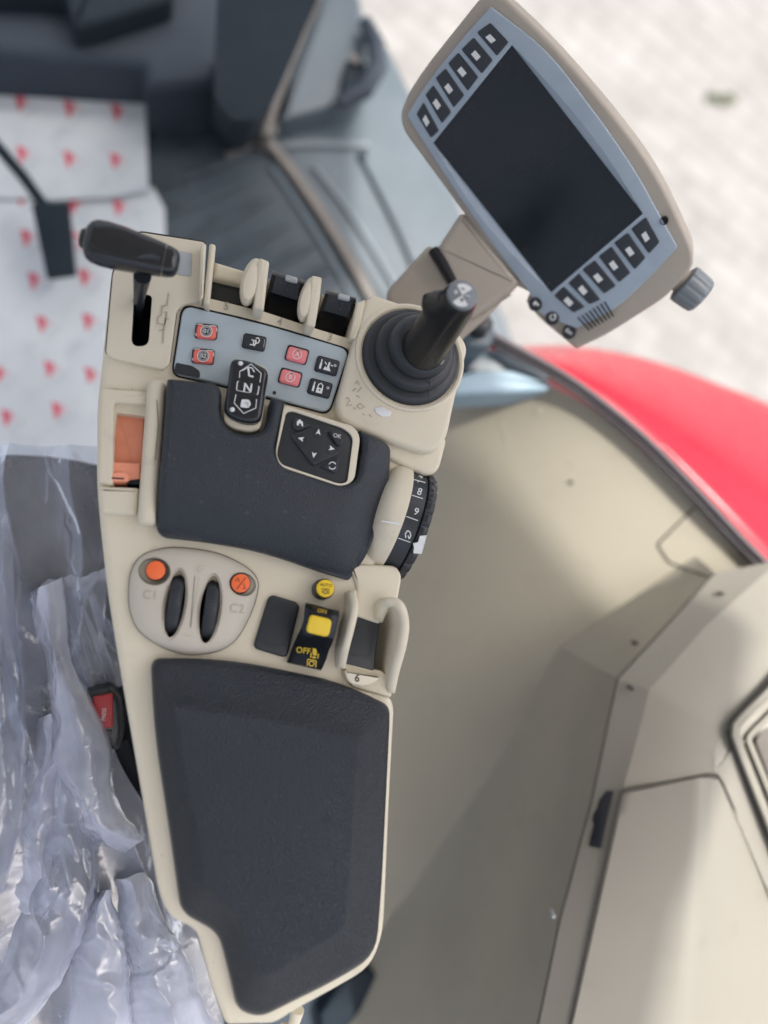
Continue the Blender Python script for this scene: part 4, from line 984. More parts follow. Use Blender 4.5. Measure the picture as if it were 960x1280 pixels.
def sheet(name, left, right, hl, hr, hm, m_, nx=40, ny=110, amp=0.006, fx=30, fy=10, seed=0.0, z0=SZ, edge=5.0, curl=0.0, pleat=1.3):
    """a loose film between two pixel paths, arched by hm, with creases and ragged edges"""
    Ls, Rs = spl(left, 12, False), spl(right, 12, False)
    def at(S, t):
        f = t*(len(S)-1); i = min(int(f), len(S)-2); return Vector(S[i]).lerp(Vector(S[i+1]), f-i)
    hv = lambda a, t: a if not isinstance(a, list) else (lambda f: a[min(int(f), len(a)-2)]+(a[min(int(f), len(a)-2)+1]-a[min(int(f), len(a)-2)])*(f-min(int(f), len(a)-2)))(t*(len(a)-1))
    b = MB(); rings = []
    for j in range(ny+1):
        t = j/ny; row = []; l, r_ = at(Ls, t), at(Rs, t)
        d = (r_-l).normalized()
        l = l+d*edge*(noise.noise(Vector((t*7, seed, 1)))+0.35*noise.noise(Vector((t*23, seed, 2)))); r_ = r_+d*edge*(noise.noise(Vector((t*6, seed, 5)))+0.35*noise.noise(Vector((t*21, seed, 6))))
        for i in range(nx+1):
            s_ = i/nx; q_ = l.lerp(r_, s_)
            h = hv(hl, t)*(1-s_)+hv(hr, t)*s_+hv(hm, t)*math.sin(math.pi*s_)
            h -= curl*(max(0, 1-s_/0.12)**2+max(0, 1-(1-s_)/0.12)**2)
            p_ = P(q_.x, q_.y, z0+h)
            wx = noise.noise(Vector((p_.x*14, p_.y*9, seed)))*0.6; wy = noise.noise(Vector((p_.x*11, p_.y*8, seed+9)))*0.6
            fx_, fy_ = fx*0.62, fy*0.62; w = crumple(p_.x*fx_+wx, p_.y*fy_+wy, seed)+0.22*crumple(p_.x*fx*2.6+wx*2+4, p_.y*fy*2.9+wy, seed+2.2)+0.03*crumple(p_.x*fx*7, p_.y*fy*8, seed+5.2)
            fr = (s_*pleat+0.9*noise.noise(Vector((t*2.3, seed, 3)))+0.25*noise.noise(Vector((t*9, s_*3, seed)))) % 1.0
            pl_ = (1-abs(2*fr-1))**1.6
            row.append(p_+Vector((amp*0.5*wx, amp*0.4*wy, amp*0.9*(w+0.25)+amp*0.8*pl_)))
        rings.append(row)
    b.loft(rings, m_, False)
    return b.build(name, None, ang=75)
COVER = sheet('plastic_cover', [(-260, 548), (-260, 700), (-260, 900), (-260, 1100), (-260, 1330)], [(128, 560), (140, 680), (128, 850), (146, 940), (184, 1010), (215, 1080), (290, 1310)], 0.010, 0.014, 0.012, FILM, 220, 260, 0.0095, 26, 11, 1.3, edge=0, pleat=5.0)
tag(COVER, 'bluish clear plastic film creased over the whole dark seat', 'plastic cover')
def fold(lab, *a, **k):
    o = sheet('plastic_fold', *a, **k); tag(o, lab, 'plastic cover', 'loose folds of the plastic seat cover'); return o
fold('bunched milky plastic fold beside the black belt buckle', [(36, 742), (44, 800), (62, 880), (58, 950), (86, 1010), (112, 1052), (150, 1070)], [(84, 718), (90, 800), (116, 868), (138, 925), (142, 985), (170, 1030), (186, 1046)], [0.016, 0.022, 0.024, 0.02, 0.016, 0.012, 0.003], [0.03, 0.036, 0.044, 0.044, 0.034, 0.024, 0.01], 0.022, FILMW, 44, 150, 0.0065, 40, 17, 4.2, edge=7, curl=0.010)
fold('thin clear plastic edge between the bunched fold and the wheel pod', [(38, 748), (60, 726), (78, 722), (100, 718), (140, 712)], [(112, 885), (118, 876), (130, 868), (142, 864), (156, 856)], 0.034, 0.015, 0.008, FILM, 70, 80, 0.007, 36, 24, 7.7, edge=4, curl=0.004)
fold('long plastic fold running from the lower left corner up towards the buckle', [(-40, 1240), (4, 1150), (34, 1070), (54, 1000), (60, 920)], [(-20, 1330), (60, 1250), (108, 1160), (122, 1090), (126, 1030)], 0.012, [0.02, 0.032, 0.036, 0.03, 0.02], 0.016, FILM, 54, 130, 0.009, 24, 12, 9.1, edge=8, curl=0.008)
fold('white plastic flap at the bottom edge left of the armrest', [(130, 1108), (98, 1150), (86, 1190), (84, 1240), (88, 1310)], [(140, 1112), (154, 1160), (160, 1200), (164, 1250), (166, 1310)], 0.020, 0.034, 0.012, FILMW, 44, 100, 0.0055, 16, 7, 12.4, edge=6, curl=0.008)
fold('crinkled shiny plastic hanging beside the rear end of the armrest', [(140, 1098), (148, 1160), (154, 1210), (156, 1260), (160, 1310)], [(182, 1090), (210, 1150), (232, 1190), (254, 1240), (282, 1310)], 0.020, 0.030, 0.014, FILMW, 64, 120, 0.0075, 44, 34, 15.8, edge=5, curl=0.006)
fold('narrow plastic pleat at the far left of the seat', [(-40, 700), (-24, 800), (-20, 900), (-26, 1000), (-40, 1100)], [(10, 640), (30, 780), (38, 900), (34, 1010), (8, 1120)], 0.010, 0.024, 0.018, FILM, 40, 140, 0.008, 34, 8, 18.3, edge=6, curl=0.006)
fold('pale plastic pleat lying across the middle of the seat', [(44, 900), (30, 980), (18, 1060), (10, 1130)], [(92, 880), (92, 980), (78, 1080), (60, 1150)], 0.012, 0.02, 0.014, FILMW, 40, 110, 0.008, 30, 11, 21.3, edge=8, curl=0.008)
# seat belt buckle
BK = thing('seat_belt_buckle', P(140, 930, -0.16), 'black seat belt buckle with red release button between seat and armrest', 'seat belt buckle')
BFm = Frame(P(130, 890, -0.112), Vector((0.05, -0.12, 1)))
MB().prism(BFm, rp([(96, 872), (110, 863), (138, 859), (152, 870), (156, 915), (150, 940), (118, 935), (104, 905)], [6, 8, 6, 8, 8, 8, 6, 8], 5), -0.03, 0.0, 0.005, BLACK, 5).build('buckle_body', BK)
b = MB().prism(BFm, rp([(117, 871), (141, 867), (141, 909), (125, 912), (118, 896)], 2), -0.002, 0.0022, 0.0008, BUCKRED, 3)
b.text(BFm, 130, 893, 'PRESS', 7, -86, 0.0024, WHITE, sx=0.9); b.build('release_button', BK)
MB().prism(BFm, rp([(126, 915), (140, 912), (139, 919), (127, 922)], 2), -0.002, 0.0012, 0.0006, SOFTBLK, 3).build('buckle_slot', BK)
MB().loft([[P(112, 925, -0.13), P(160, 925, -0.13)], [P(124, 980, -0.15), P(178, 990, -0.15)], [P(150, 1060, -0.19), P(205, 1060, -0.19)]], BLACKW, False).build('strap', BK)

# ================================================================== RIGHT SIDE: panel, console, seal, fender
left = [(420, 470, -0.50), (420, 640, -0.50), (420, 820, -0.50), (420, 1000, -0.50), (420, 1330, -0.50)]
right = [(690, 484, -0.250), (745, 514, -0.235), (805, 564, -0.222), (868, 628, -0.21), (960, 725, -0.19), (1080, 850, -0.18)]
def path(S, k=10):
    q_ = spl([Vector(x) for x in S], k, False); return [Vector(x) for x in q_]
def samp(S, t):
    f = t*(len(S)-1); i = min(int(f), len(S)-2); return S[i].lerp(S[i+1], f-i)
Ls, Rs = path(left), path(right)
b = MB(); rings = []
for j in range(41):
    t = j/40; a, c_ = samp(Ls, t), samp(Rs, t); row = []
    for i in range(25):
        s_ = i/24; q_ = a.lerp(c_, s_); row.append(P(q_.x, q_.y, q_.z+0.025*math.sin(math.pi*s_)))
    rings.append(row)
b.loft(rings, PANEL, False)
for (x, y, r_) in ():
    b.lathe(P(x, y, -0.305 if y > 560 else -0.262), (-0.3, -0.1, 1), [(r_*0.0007, 0), (r_*0.0006, 0.002), (0.0002, 0.0025)], DPRINT, 12)
SP = b.build('side_panel', None, ang=60)
from mathutils.bvhtree import BVHTree
PB = BVHTree.FromPolygons([tuple(SP.matrix_basis @ v.co) for v in SP.data.vertices], [tuple(p_.vertices) for p_ in SP.data.polygons])
def onpanel(px, py):
    h = PB.ray_cast(CAM, ray(px, py).normalized())[0]; return h.z-DECK
tag(SP, 'beige moulded cab side panel sloping down from the window seal', 'side panel')
# sky tinted grey ledge at the panel's front, its blue a painted sky reflection
b = MB().prism(level(-0.245), rp([(560, 470), (600, 462), (640, 462), (690, 478), (688, 487), (600, 492), (556, 494)], 4), -0.05, 0.0, 0.006, SKYTINT, 4)
tag(b.build('ledge'), 'grey ledge with a sky reflection painted in pale blue, between the beige side panel and the red fender', 'ledge')
tag(MB().prism(level(-0.26), rp([(576, 436), (640, 436), (690, 474), (600, 470), (570, 462)], 4), -0.05, 0.0, 0.006, GREYTRIM, 4).build('door_corner_trim'), 'grey corner trim just behind the joystick pod', 'trim')
b = MB().prism(level(-0.20), rp([(584, 384), (612, 384), (622, 420), (612, 436), (582, 432)], 6), -0.06, 0.0, 0.006, GREYTRIM, 4)
tag(b.build('latch_bracket'), 'small grey latch bracket below the display monitor', 'bracket')
b = MB().lathe(P(597, 409, -0.20), (-0.1, 0.1, 1), [(0.012, 0), (0.0125, 0.010), (0.009, 0.014), (0.002, 0.015)], BLACK, 24, wob=lambda t: 1+0.06*math.cos(5*t))
tag(b.build('black_knob'), 'small black knob on the grey bracket right of the joystick', 'knob')
dt = MB(); fs = onmesh(SP, 0.0002)
for (x, y, r_, m_) in ((714, 603, 2.6, SEAM), (674, 515, 2.2, CREAMD)):
    c_ = fs(x, y); s1 = D.px(x, y)*1.5
    dt = MB(); dt.lathe(c_-Vector((0, 0, 0.001)), (-0.5, 0.1, 1), [(r_*s1, 0.0), (r_*s1*0.9, 0.0022), (r_*s1*0.3, 0.0026)], m_, 14); dt.build('panel_plug', SP)
for pts in ([(628, 528), (632, 545), (634, 560)], [(706, 570), (714, 578), (720, 585)], [(686, 600), (682, 606)], [(738, 560), (728, 568)], [(640, 720), (655, 740)]):
    V = [fs(*q_) for q_ in pts]; MB().tube(V, 0.0005, CREAMD, 5).build('scuff_mark', SP)
# window seal
sl = path([(610, 424, -0.25), (650, 446, -0.242), (700, 474, -0.235), (745, 506, -0.228), (805, 556, -0.215), (868, 620, -0.203), (920, 676, -0.193), (965, 722, -0.185), (1080, 840, -0.175)], 6)
WS = thing('window_seal', P(800, 560, -0.23), 'dark rubber window seal curving between beige side panel and red fender', 'window seal')
def strip(off, w, hh, m_, name, dz=0.0):
    b = MB(); rings = []
    for i, q_ in enumerate(sl):
        a, c_ = sl[max(i-1, 0)], sl[min(i+1, len(sl)-1)]; d = Vector((c_.x-a.x, c_.y-a.y)).normalized(); nn = Vector((d.y, -d.x)); row = []
        for k in range(9):
            an = math.pi*k/8; o = off+w/2*math.cos(an); row.append(P(q_.x+nn.x*o, q_.y+nn.y*o, q_.z+dz+hh*math.sin(an)))
        rings.append(row)
    b.loft(rings, m_, False); return b.build(name, WS, ang=60)
strip(-1, 9, 0.006, SEALM, 'seal_lip'); strip(6, 7, 0.010, SEALM, 'seal_bulb'); strip(2.8, 2.4, 0.0085, SEALL, 'seal_ridge'); strip(10, 4, 0.003, SEALL, 'seal_lip')
# red fender outside
inn = path([(600, 420, -0.30), (650, 442, -0.30), (700, 468, -0.29), (745, 498, -0.28), (805, 548, -0.27), (868, 610, -0.26), (960, 706, -0.25), (1080, 830, -0.25)])
out = path([(612, 432, -0.42), (660, 432, -0.42), (705, 432, -0.42), (760, 438, -0.42), (830, 455, -0.42), (900, 481, -0.42), (965, 508, -0.42), (1080, 570, -0.42)])
b = MB(); rings = []
for j in range(49):
    t = j/48; a, c_ = samp(inn, t), samp(out, t); row = []
    for i in range(17):
        s_ = i/16; q_ = a.lerp(c_, s_); row.append(P(q_.x, q_.y, q_.z+0.05*math.sin(math.pi*s_)**0.8))
    row.append(row[-1]+Vector((0.01, 0.005, -0.03))); row.append(row[-1]+Vector((0.0, 0.0, -0.30)))
    rings.append(row)
b.loft(rings, FENDER, False)
tag(b.build('rear_fender', None, ang=50), 'glossy red rear fender outside the window seal', 'fender')
# storage console
SC_ = thing('storage_console', P(900, 1100, -0.45), 'beige side storage console with large lid, slot and tray rim at lower right', 'storage console')
S = [(893, 716, -.172), (835, 780, -.168), (772, 848, -.165), (764, 885, -.163), (740, 1000, -.160), (700, 1150, -.157), (673, 1280, -.155), (655, 1360, -.155)]
Fo = [(862, 688, -.222), (778, 750, -.262), (697, 806, -.300), (680, 838, -.312), (610, 965, -.355), (500, 1125, -.42), (400, 1290, -.47), (340, 1380, -.49)]
C = [(975, 700, -.150), (885, 780, -.147), (812, 862, -.143), (804, 895, -.142), (778, 990, -.140), (741, 1150, -.138), (712, 1280, -.137), (694, 1360, -.137)]
Fo = [(x, y, (onpanel(x, y)-0.004) if 500 <= x <= 900 and y < 1200 else z) for x, y, z in Fo]
b = MB()
def strip2(A, B_, m_, bow=0.0, n=8, nx=6):
    a_, b_ = [], []
    for L_, o_ in ((A, a_), (B_, b_)):
        for i in range(len(L_)-1):
            for k in range(n): o_.append(Vector(L_[i]).lerp(Vector(L_[i+1]), k/n))
        o_.append(Vector(L_[-1]))
    rings = []
    for u, v in zip(a_, b_):
        rings.append([P(*(u.lerp(v, i/nx)+Vector((0, 0, bow*math.sin(math.pi*i/nx))))) for i in range(nx+1)])
    b.loft(rings, m_, False)
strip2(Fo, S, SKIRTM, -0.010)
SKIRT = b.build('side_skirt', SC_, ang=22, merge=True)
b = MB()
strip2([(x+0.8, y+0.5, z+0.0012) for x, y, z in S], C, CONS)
for i in range(len(S)-1):
    pass
b.build('edge_trim', SC_, ang=12, merge=True)
b = MB().tube([P(x, y, z-0.0008) for x, y, z in S], 0.0011, SEAM, 6); b.build('skirt_seam', SC_)
# seam of the removable cover on the front face
f1, f2 = onmesh(SP, 0.0004), onmesh(SKIRT, 0.0004)
def seampts(pts, n=8):
    out = []
    V = [Vector(q_) for q_ in rp(pts, 8, 5)[:]] if False else [Vector(q_) for q_ in pts]
    for a, c_ in zip(V, V[1:]):
        for k in range(n):
            q_ = a.lerp(c_, k/n); u, v = f1(*q_), f2(*q_)
            out.append(u if (u-CAM).length < (v-CAM).length or v.z > DECK-0.05 else v)
    return out
b = MB().tube(seampts([(868, 634), (830, 672), (823, 679), (823, 684), (836, 703), (892, 724)]), 0.0011, SEAM, 6); b.build('cover_seam', SC_)
# top surfaces beyond the crease
b = MB()
T1 = [(975, 700, -.150), (885, 780, -.147), (812, 862, -.143), (804, 895, -.142), (778, 990, -.140)]
T2 = [(1120, 760, -.120), (1000, 820, -.118), (905, 915, -.116), (893, 940, -.116), (890, 968, -.116)]
strip2(T1, T2, CONS, 0.002)
b.build('console_top', SC_, ang=14, merge=True)
b = MB()
strip2([(905, 915, -.116), (893, 940, -.116), (892, 967, -.116), (905, 985, -.1165), (985, 1170, -.118), (1060, 1340, -.12)], [(1120, 760, -.115), (1000, 890, -.112), (920, 930, -.112), (935, 968, -.113), (1010, 1140, -.115), (1090, 1300, -.118)], CONS)
b.build('console_top', SC_, ang=14, merge=True)
# lid with two facets
b = MB()
lidL = [(777, 992, -.1385), (742, 1150, -.1365), (713, 1280, -.1355), (695, 1360, -.135)]
lidC = [(886, 973, -.113), (877, 1120, -.112), (866, 1280, -.1115), (858, 1360, -.111)]
lidR = [(899, 974, -.1135), (962, 1118, -.122), (1035, 1290, -.130), (1065, 1360, -.134)]
rings = []
for k in range(0, 49):
    t = k/48
    def pl(L_): 
        f = t*3; i = min(int(f), 2); return Vector(L_[i]).lerp(Vector(L_[i+1]), f-i)
    l, c_, r_ = pl(lidL), pl(lidC), pl(lidR); row = []
    pts = [l+Vector((0, 0, -0.004)), l+Vector((1.0, 0.4, 0.0002)), l+Vector((3, 0.3, 0.0018))]
    for i in range(1, 10): pts.append((l+Vector((3, 0.3, 0.0018))).lerp(c_+Vector((-12, 0, 0.0012)), i/9))
    for i in range(1, 6):
        s_ = i/5; e = c_+Vector((-12, 0, 0.0012)); g = c_.lerp(r_, 0.14)+Vector((0, 0, 0.0006)); m0 = c_+Vector((0, 0, 0.0024))
        pts.append(e*(1-s_)**2+m0*2*s_*(1-s_)+g*s_*s_)
    g = c_.lerp(r_, 0.14)+Vector((0, 0, 0.0006))
    for i in range(1, 8): pts.append(g.lerp(r_+Vector((-2, 0.3, 0.0015)), i/7))
    pts += [r_+Vector((-0.8, 0.2, 0)), r_+Vector((0, 0, -0.004))]
    rings.append([P(*q_) for q_ in pts])
first = [p_+Vector((0, 0.0006, -0.0025)) for p_ in rings[0]]
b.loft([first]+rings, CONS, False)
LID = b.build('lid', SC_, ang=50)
gap = MB().tube([P(712, 1285, -.1362), P(741, 1150, -.1372), P(776.5, 991, -.139), P(783, 987, -.136), P(886, 968.5, -.1150), P(897, 969, -.1145), P(903, 978, -.1155), P(964, 1117, -.123), P(1036, 1290, -.131)], 0.0012, SEAM, 6)
gap.build('lid_gap', SC_)
# dark slot beside the lid
n_s = (P(740, 1000, -.160)-P(778, 990, -.140)).cross(P(740, 1000, -.160)-P(700, 1150, -.157))
if n_s.z < 0: n_s = -n_s
SLF = Frame(P(752, 1025, -.1495), n_s)
MB().stroke(SLF, rp([(751, 987), (768, 988), (752, 1062), (735, 1058), (739, 1030), (737, 1020), (741, 1012), (745, 1010)], 3, 4), 1.4, 0.0016, CONS, 0.001, True).build('slot_rim', SC_)
MB().prism(SLF, rp([(751, 987), (768, 988), (752, 1062), (735, 1058), (742, 1030), (739, 1024), (741, 1013), (745, 1012)], 2.5, 4), -0.006, 0.0012, 0.0004, BLACK, 2).build('vent_slot', SC_)
for (x, y, z) in ((790, 861, -.150), (903, 742, -.158), (795, 804, -.196), (692, 1146, -.163)):
    pt_ = P(x, y, z+0.006)
    MB().lathe(pt_, (-0.35, -0.1, 1), [(0.0016, -0.012), (0.0016, 0.0005), (0.0011, 0.001), (0.0009, 0.0002)], DPRINT if y != 1146 else SILVER, 14).build('screw', SC_)
# raised tray rim at the far right
def rim(pts, w, h_, m_, name, z=-.112):
    b = MB(); rings = []
    V = [Vector(q_) for q_ in spl(pts, 8, False)]
    for i, q_ in enumerate(V):
        a, c_ = V[max(i-1, 0)], V[min(i+1, len(V)-1)]; d = (c_-a).normalized(); nn = Vector((-d.y, d.x))
        rings.append([P(q_.x+nn.x*w/2*math.cos(an), q_.y+nn.y*w/2*math.cos(an), z-0.003+h_*max(0, math.sin(an))**0.6) for an in [math.pi*k/10 for k in range(11)]])
    b.loft(rings, m_, False); return b.build(name, SC_, ang=60)
rim([(1010, 812), (965, 860), (925, 900), (919, 914), (924, 934), (962, 1030), (1010, 1150)], 13, 0.010, CONS, 'tray_rim')
rim([(1010, 845), (968, 888), (940, 916), (936, 926), (941, 940), (966, 1000), (1010, 1100)], 9, 0.008, CONS, 'tray_rim', -.115)
MB().stroke(D, [(1000, 812), (958, 857), (915, 900), (911.5, 916), (918, 938), (958, 1040), (1000, 1140)], 2.2, -.1105, SEAM, 0.002).build('tray_gap', SC_)
MB().prism(level(-0.125), rp([(1060, 830), (962, 900), (944, 926), (968, 990), (1060, 1200)], 6), -0.03, 0.0, 0.002, TRAYM, 3).build('tray', SC_)

# ================================================================== CAB FLOOR AND FRONT
FZ = -0.66
structure(MB().prism(level(FZ), [(-900, -250), (340, 160), (480, 370), (560, 500), (700, 1500), (-900, 1500)], -0.04, 0.0, 0.0, FLOORM).build('floor'))
MAT_ = MB()
MAT_.prism(level(FZ), rp([(150, 100), (330, 175), (345, 200), (470, 372), (560, 560), (120, 560)], 10), -0.002, 0.008, 0.004, FLOORM, 4)
for (a, c_) in (((204, 272), (318, 222)), ((235, 302), (338, 249)), ((270, 328), (362, 281)), ((330, 340), (392, 306)), ((196, 236), (300, 196)), ((380, 350), (420, 330))):
    MAT_.tube([P(a[0], a[1], FZ+0.008), P((a[0]+c_[0])/2, (a[1]+c_[1])/2, FZ+0.009), P(c_[0], c_[1], FZ+0.008)], [0.005, 0.008, 0.005], FLOORM, 10)
tag(MAT_.build('floor_mat'), 'ribbed grey rubber floor mat beside the white paper', 'floor mat')
# paper sheets with red marks
def paper(poly, z, marks, seed, lab, mk=1.15):
    b = MB(); Fp = level(z)
    o = MB()
    b.prism(Fp, poly, -0.0012, 0.0, 0.0, PAPER)
    for (x, y, pale) in marks:
        s_ = 8.5*mk
        b.flat(Fp, [(x-s_*0.75, y-s_*1.15), (x+s_*0.55, y-s_*0.8), (x+s_*0.35, y+s_*0.7), (x-s_*0.15, y+s_*1.15)], 0.0004, PAPRED)
        b.flat(Fp, [(x+s_*0.55, y-s_*0.5), (x+s_*1.5, y-s_*0.1), (x+s_*0.65, y+s_*0.3)], 0.0006, PAPPINK)
        for k in range(7):
            t = k/6; xx, yy = x+s_*(0.5+1.7*t), y+s_*(1.9-1.5*t)
            b.stroke(Fp, [(xx-1.0, yy-3.0), (xx+1.4, yy+2.2)], 1.7, 0.0004, PAPGREY, 0.0001)
        for k in range(9):
            t = k/8; xx, yy = x-s_*2.6+s_*2.0*t, y+s_*(3.9-1.6*t)
            b.stroke(Fp, [(xx-0.6, yy-1.2), (xx+0.7, yy+1.2)], 1.0, 0.0004, PAPGREY, 0.0001)
    ob = b.build('paper_sheet', None, dice=0.012, deform=lambda v: v+Vector((0, 0, 0.010*(noise.noise(Vector((v.x*6+seed, v.y*6, 2)))+0.5)+0.010*crumple(v.x*9+seed, v.y*9, seed))))
    return tag(ob, lab, 'protective paper', 'printed protective paper on the cab floor')
g1_ = [(x, y, 0) for x, y in ((30, 70), (90, 76), (150, 80), (26, 132), (87, 138), (146, 142), (28, 196), (86, 200), (144, 202), (-34, 66), (-36, 126), (-33, 190), (-96, 58), (-98, 120), (-96, 184))]
g2_ = [(x, y, 0) for x, y in ((28, 252), (92, 258), (148, 262), (34, 302), (100, 306), (158, 300), (42, 352), (106, 350), (52, 405), (110, 404), (0, 470), (62, 462), (72, 515), (10, 525), (-30, 400), (112, 470), (-36, 248), (-98, 246), (-30, 300), (-92, 300), (-26, 350), (-88, 352), (-90, 404), (-30, 470), (-90, 468), (-92, 520))]
paper(rp([(-160, 38), (60, 58), (178, 71), (183, 160), (186, 238), (140, 248), (60, 252), (-160, 240)], 1, 2, 3), FZ+0.022, g1_, 3.0, 'flat white paper sheet with rows of red marks under the front wall')
paper(rp([(-160, 236), (60, 248), (192, 236), (206, 262), (208, 330), (216, 470), (190, 640), (-160, 640)], 1, 2, 3), FZ+0.012, g2_, 8.0, 'crumpled white paper sheet with red marks under the foot pedal and seat front')
# pedal
PD = thing('foot_pedal', P(68, 300, FZ+0.03), 'dark grey foot pedal on a thin arm above the white paper', 'pedal')
MB().prism(Frame(P(68, 300, FZ+0.085), Vector((0, -0.25, 1))), rp([(39, 256), (50, 246), (60, 252), (86, 252), (95, 343), (58, 348)], 4), -0.012, 0.0, 0.004, DGREY, 4).build('pedal_pad', PD)
MB().tube([P(54, 256, FZ+0.08), P(30, 222, FZ+0.10), P(-4, 182, FZ+0.12), P(-80, 90, FZ+0.16)], 0.0075, DGREY, 10).build('pedal_arm', PD)
# front wall, steering column base, door frame
tag(MB().prism(level(FZ+0.05), rp([(-500, -300), (292, -300), (276, 104), (180, 110), (178, 80), (-500, 30)], 4), -0.08, 0.06, 0.02, MGREY, 5).build('front_wall'), 'grey cab front wall behind the white paper', 'front wall')
tag(MB().prism(level(FZ+0.13), rp([(-500, -300), (240, -300), (215, -2), (120, 28), (90, 34), (80, -10), (-500, -40)], 8), -0.03, 0.02, 0.01, DGREY, 4).build('duct_cover'), 'dark cover along the top edge of the front wall', 'cover')
tag(MB().prism(level(FZ+0.03), rp([(182, 100), (280, 104), (280, 116), (182, 113)], 3), -0.05, 0.04, 0.005, DARK, 3).build('kick_strip'), 'thin black strip at the foot of the front wall', 'strip')
b = MB()
r0_ = rp([(272, 108), (334, 116), (324, 172), (302, 188), (284, 190), (264, 162)], 6)
r1_ = rp([(272, -30), (410, -30), (345, 120), (320, 150), (290, 150), (268, 120)], 6)
b.loft([[P(x, y, FZ+0.0) for x, y in r0_], [P(x, y, FZ+0.03) for x, y in r0_], [P(x, y, FZ+0.30) for x, y in r1_]], DGREY, True, True, True)
tag(b.build('steering_column'), 'dark steering column base rising from the cab floor', 'column')
SL_ = thing('door_sill', P(390, 250, FZ-0.02), 'tan and blue grey door sill strip along the right edge of the floor mat', 'door sill')
def ribbon(pts, w, h0, h1, m_, name, par, bev=0.004):
    V = [Vector(q_) for q_ in spl(pts, 6, False)]; L1_, L2_ = [], []
    for i, q_ in enumerate(V):
        a, c_ = V[max(i-1, 0)], V[min(i+1, len(V)-1)]; d = (c_-a).normalized(); nn = Vector((-d.y, d.x))*w/2; L1_.append(tuple(q_+nn)); L2_.append(tuple(q_-nn))
    b = MB().prism(level(0), L1_+L2_[::-1], h0, h1, bev, m_, 3, hpoly=h1); return b.build(name, par, ang=50)
ribbon([(322, 168), (338, 178), (366, 212), (402, 264), (446, 336), (480, 400)], 13, FZ-0.03, FZ+0.022, SILL, 'sill_strip', SL_)
ribbon([(338, 204), (358, 232), (392, 284), (434, 356), (450, 390)], 9, FZ-0.03, FZ+0.014, GREYTRIM, 'sill_edge', SL_)
ribbon([(332, 168), (342, 130), (352, 100), (372, 50), (400, -20)], 12, FZ-0.02, FZ+0.05, SILL, 'frame_strip', SL_)
ribbon([(282, 192), (302, 182), (330, 166)], 9, FZ-0.02, FZ+0.018, SILL, 'sill_end', SL_)
# outer door panel and step well
DP = thing('door_panel', P(450, 200, FZ-0.1), 'blue grey lower door panel with dark pull handle beyond the floor mat', 'door panel')
DPm = MB()
DPm.prism(level(FZ-0.02), rp([(345, 178), (352, 100), (372, 60), (400, -40), (445, -60), (450, 0), (458, 30), (482, 52), (505, 98), (522, 134), (548, 196), (585, 280), (640, 420), (690, 560), (520, 520), (470, 390), (400, 268)], [4, 20, 20, 10, 10, 20, 12, 20, 40, 40, 40, 40, 20, 20, 20, 20, 30], 5), -0.06, 0.0, 0.006, GREYTRIM, 5)
DPm.build('panel_body', DP)
MB().prism(level(FZ+0.03), rp([(366, 84), (392, 20), (420, -60), (446, -60), (450, 20), (462, 60), (448, 100), (420, 130), (350, 150)], [8, 20, 10, 10, 20, 20, 20, 20, 8], 5), -0.06, 0.0, 0.008, GREYTRIM, 5).build('upper_panel', DP)
MB().tube([P(457, 28, FZ+0.05), P(470, 56, FZ+0.06), P(472, 84, FZ+0.06), P(456, 112, FZ+0.055), P(424, 130, FZ+0.04)], [0.012, 0.016, 0.017, 0.016, 0.010], MGREY, 12).build('pull_handle', DP)
MB().prism(level(FZ+0.045), rp([(424, 124), (430, 84), (440, 66), (458, 74), (458, 104), (440, 124)], 8), -0.02, 0.0, 0.004, DGREY, 3).build('handle_recess', DP)
MB().lathe(P(442, 76, FZ+0.05), (0, 0, 1), [(0.008, 0), (0.008, 0.006), (0.003, 0.008)], SILL, 14).build('handle_bolt', DP)
ribbon([(398, -10), (384, 36), (366, 82)], 6, FZ+0.02, FZ+0.036, DGREY, 'door_rubber', DP)
ribbon([(346, 180), (400, 178), (462, 180)], 8, FZ-0.03, FZ-0.010, TRIML, 'trim_line', DP)
ribbon([(392, 206), (440, 268), (492, 352), (530, 430)], 7, FZ-0.03, FZ-0.012, TRIML, 'trim_line', DP)
ribbon([(452, 196), (490, 270), (525, 350), (560, 440)], 5, FZ-0.03, FZ-0.012, MGREY, 'trim_line', DP)
MB().lathe(P(452, 198, FZ-0.02), (0, 0, 1), [(0.008, 0), (0.008, 0.006), (0.003, 0.008)], DGREY, 14).build('panel_bolt', DP)
# odds and ends behind the armrest's rear end
tag(MB().prism(level(-0.43), rp([(400, 1270), (430, 1225), (462, 1212), (482, 1228), (430, 1290), (410, 1330)], 3), -0.03, 0.0, 0.004, DGREY, 3).build('seat_bracket'), 'dark square bracket below the rear end of the armrest', 'bracket')
tag(MB().prism(level(-0.46), rp([(330, 1190), (440, 1175), (560, 1310), (520, 1420), (300, 1420)], 6), -0.02, 0.0, 0.004, MGREY, 3).build('rear_shelf'), 'grey rear shelf corner below the armrest and side panel', 'shelf')

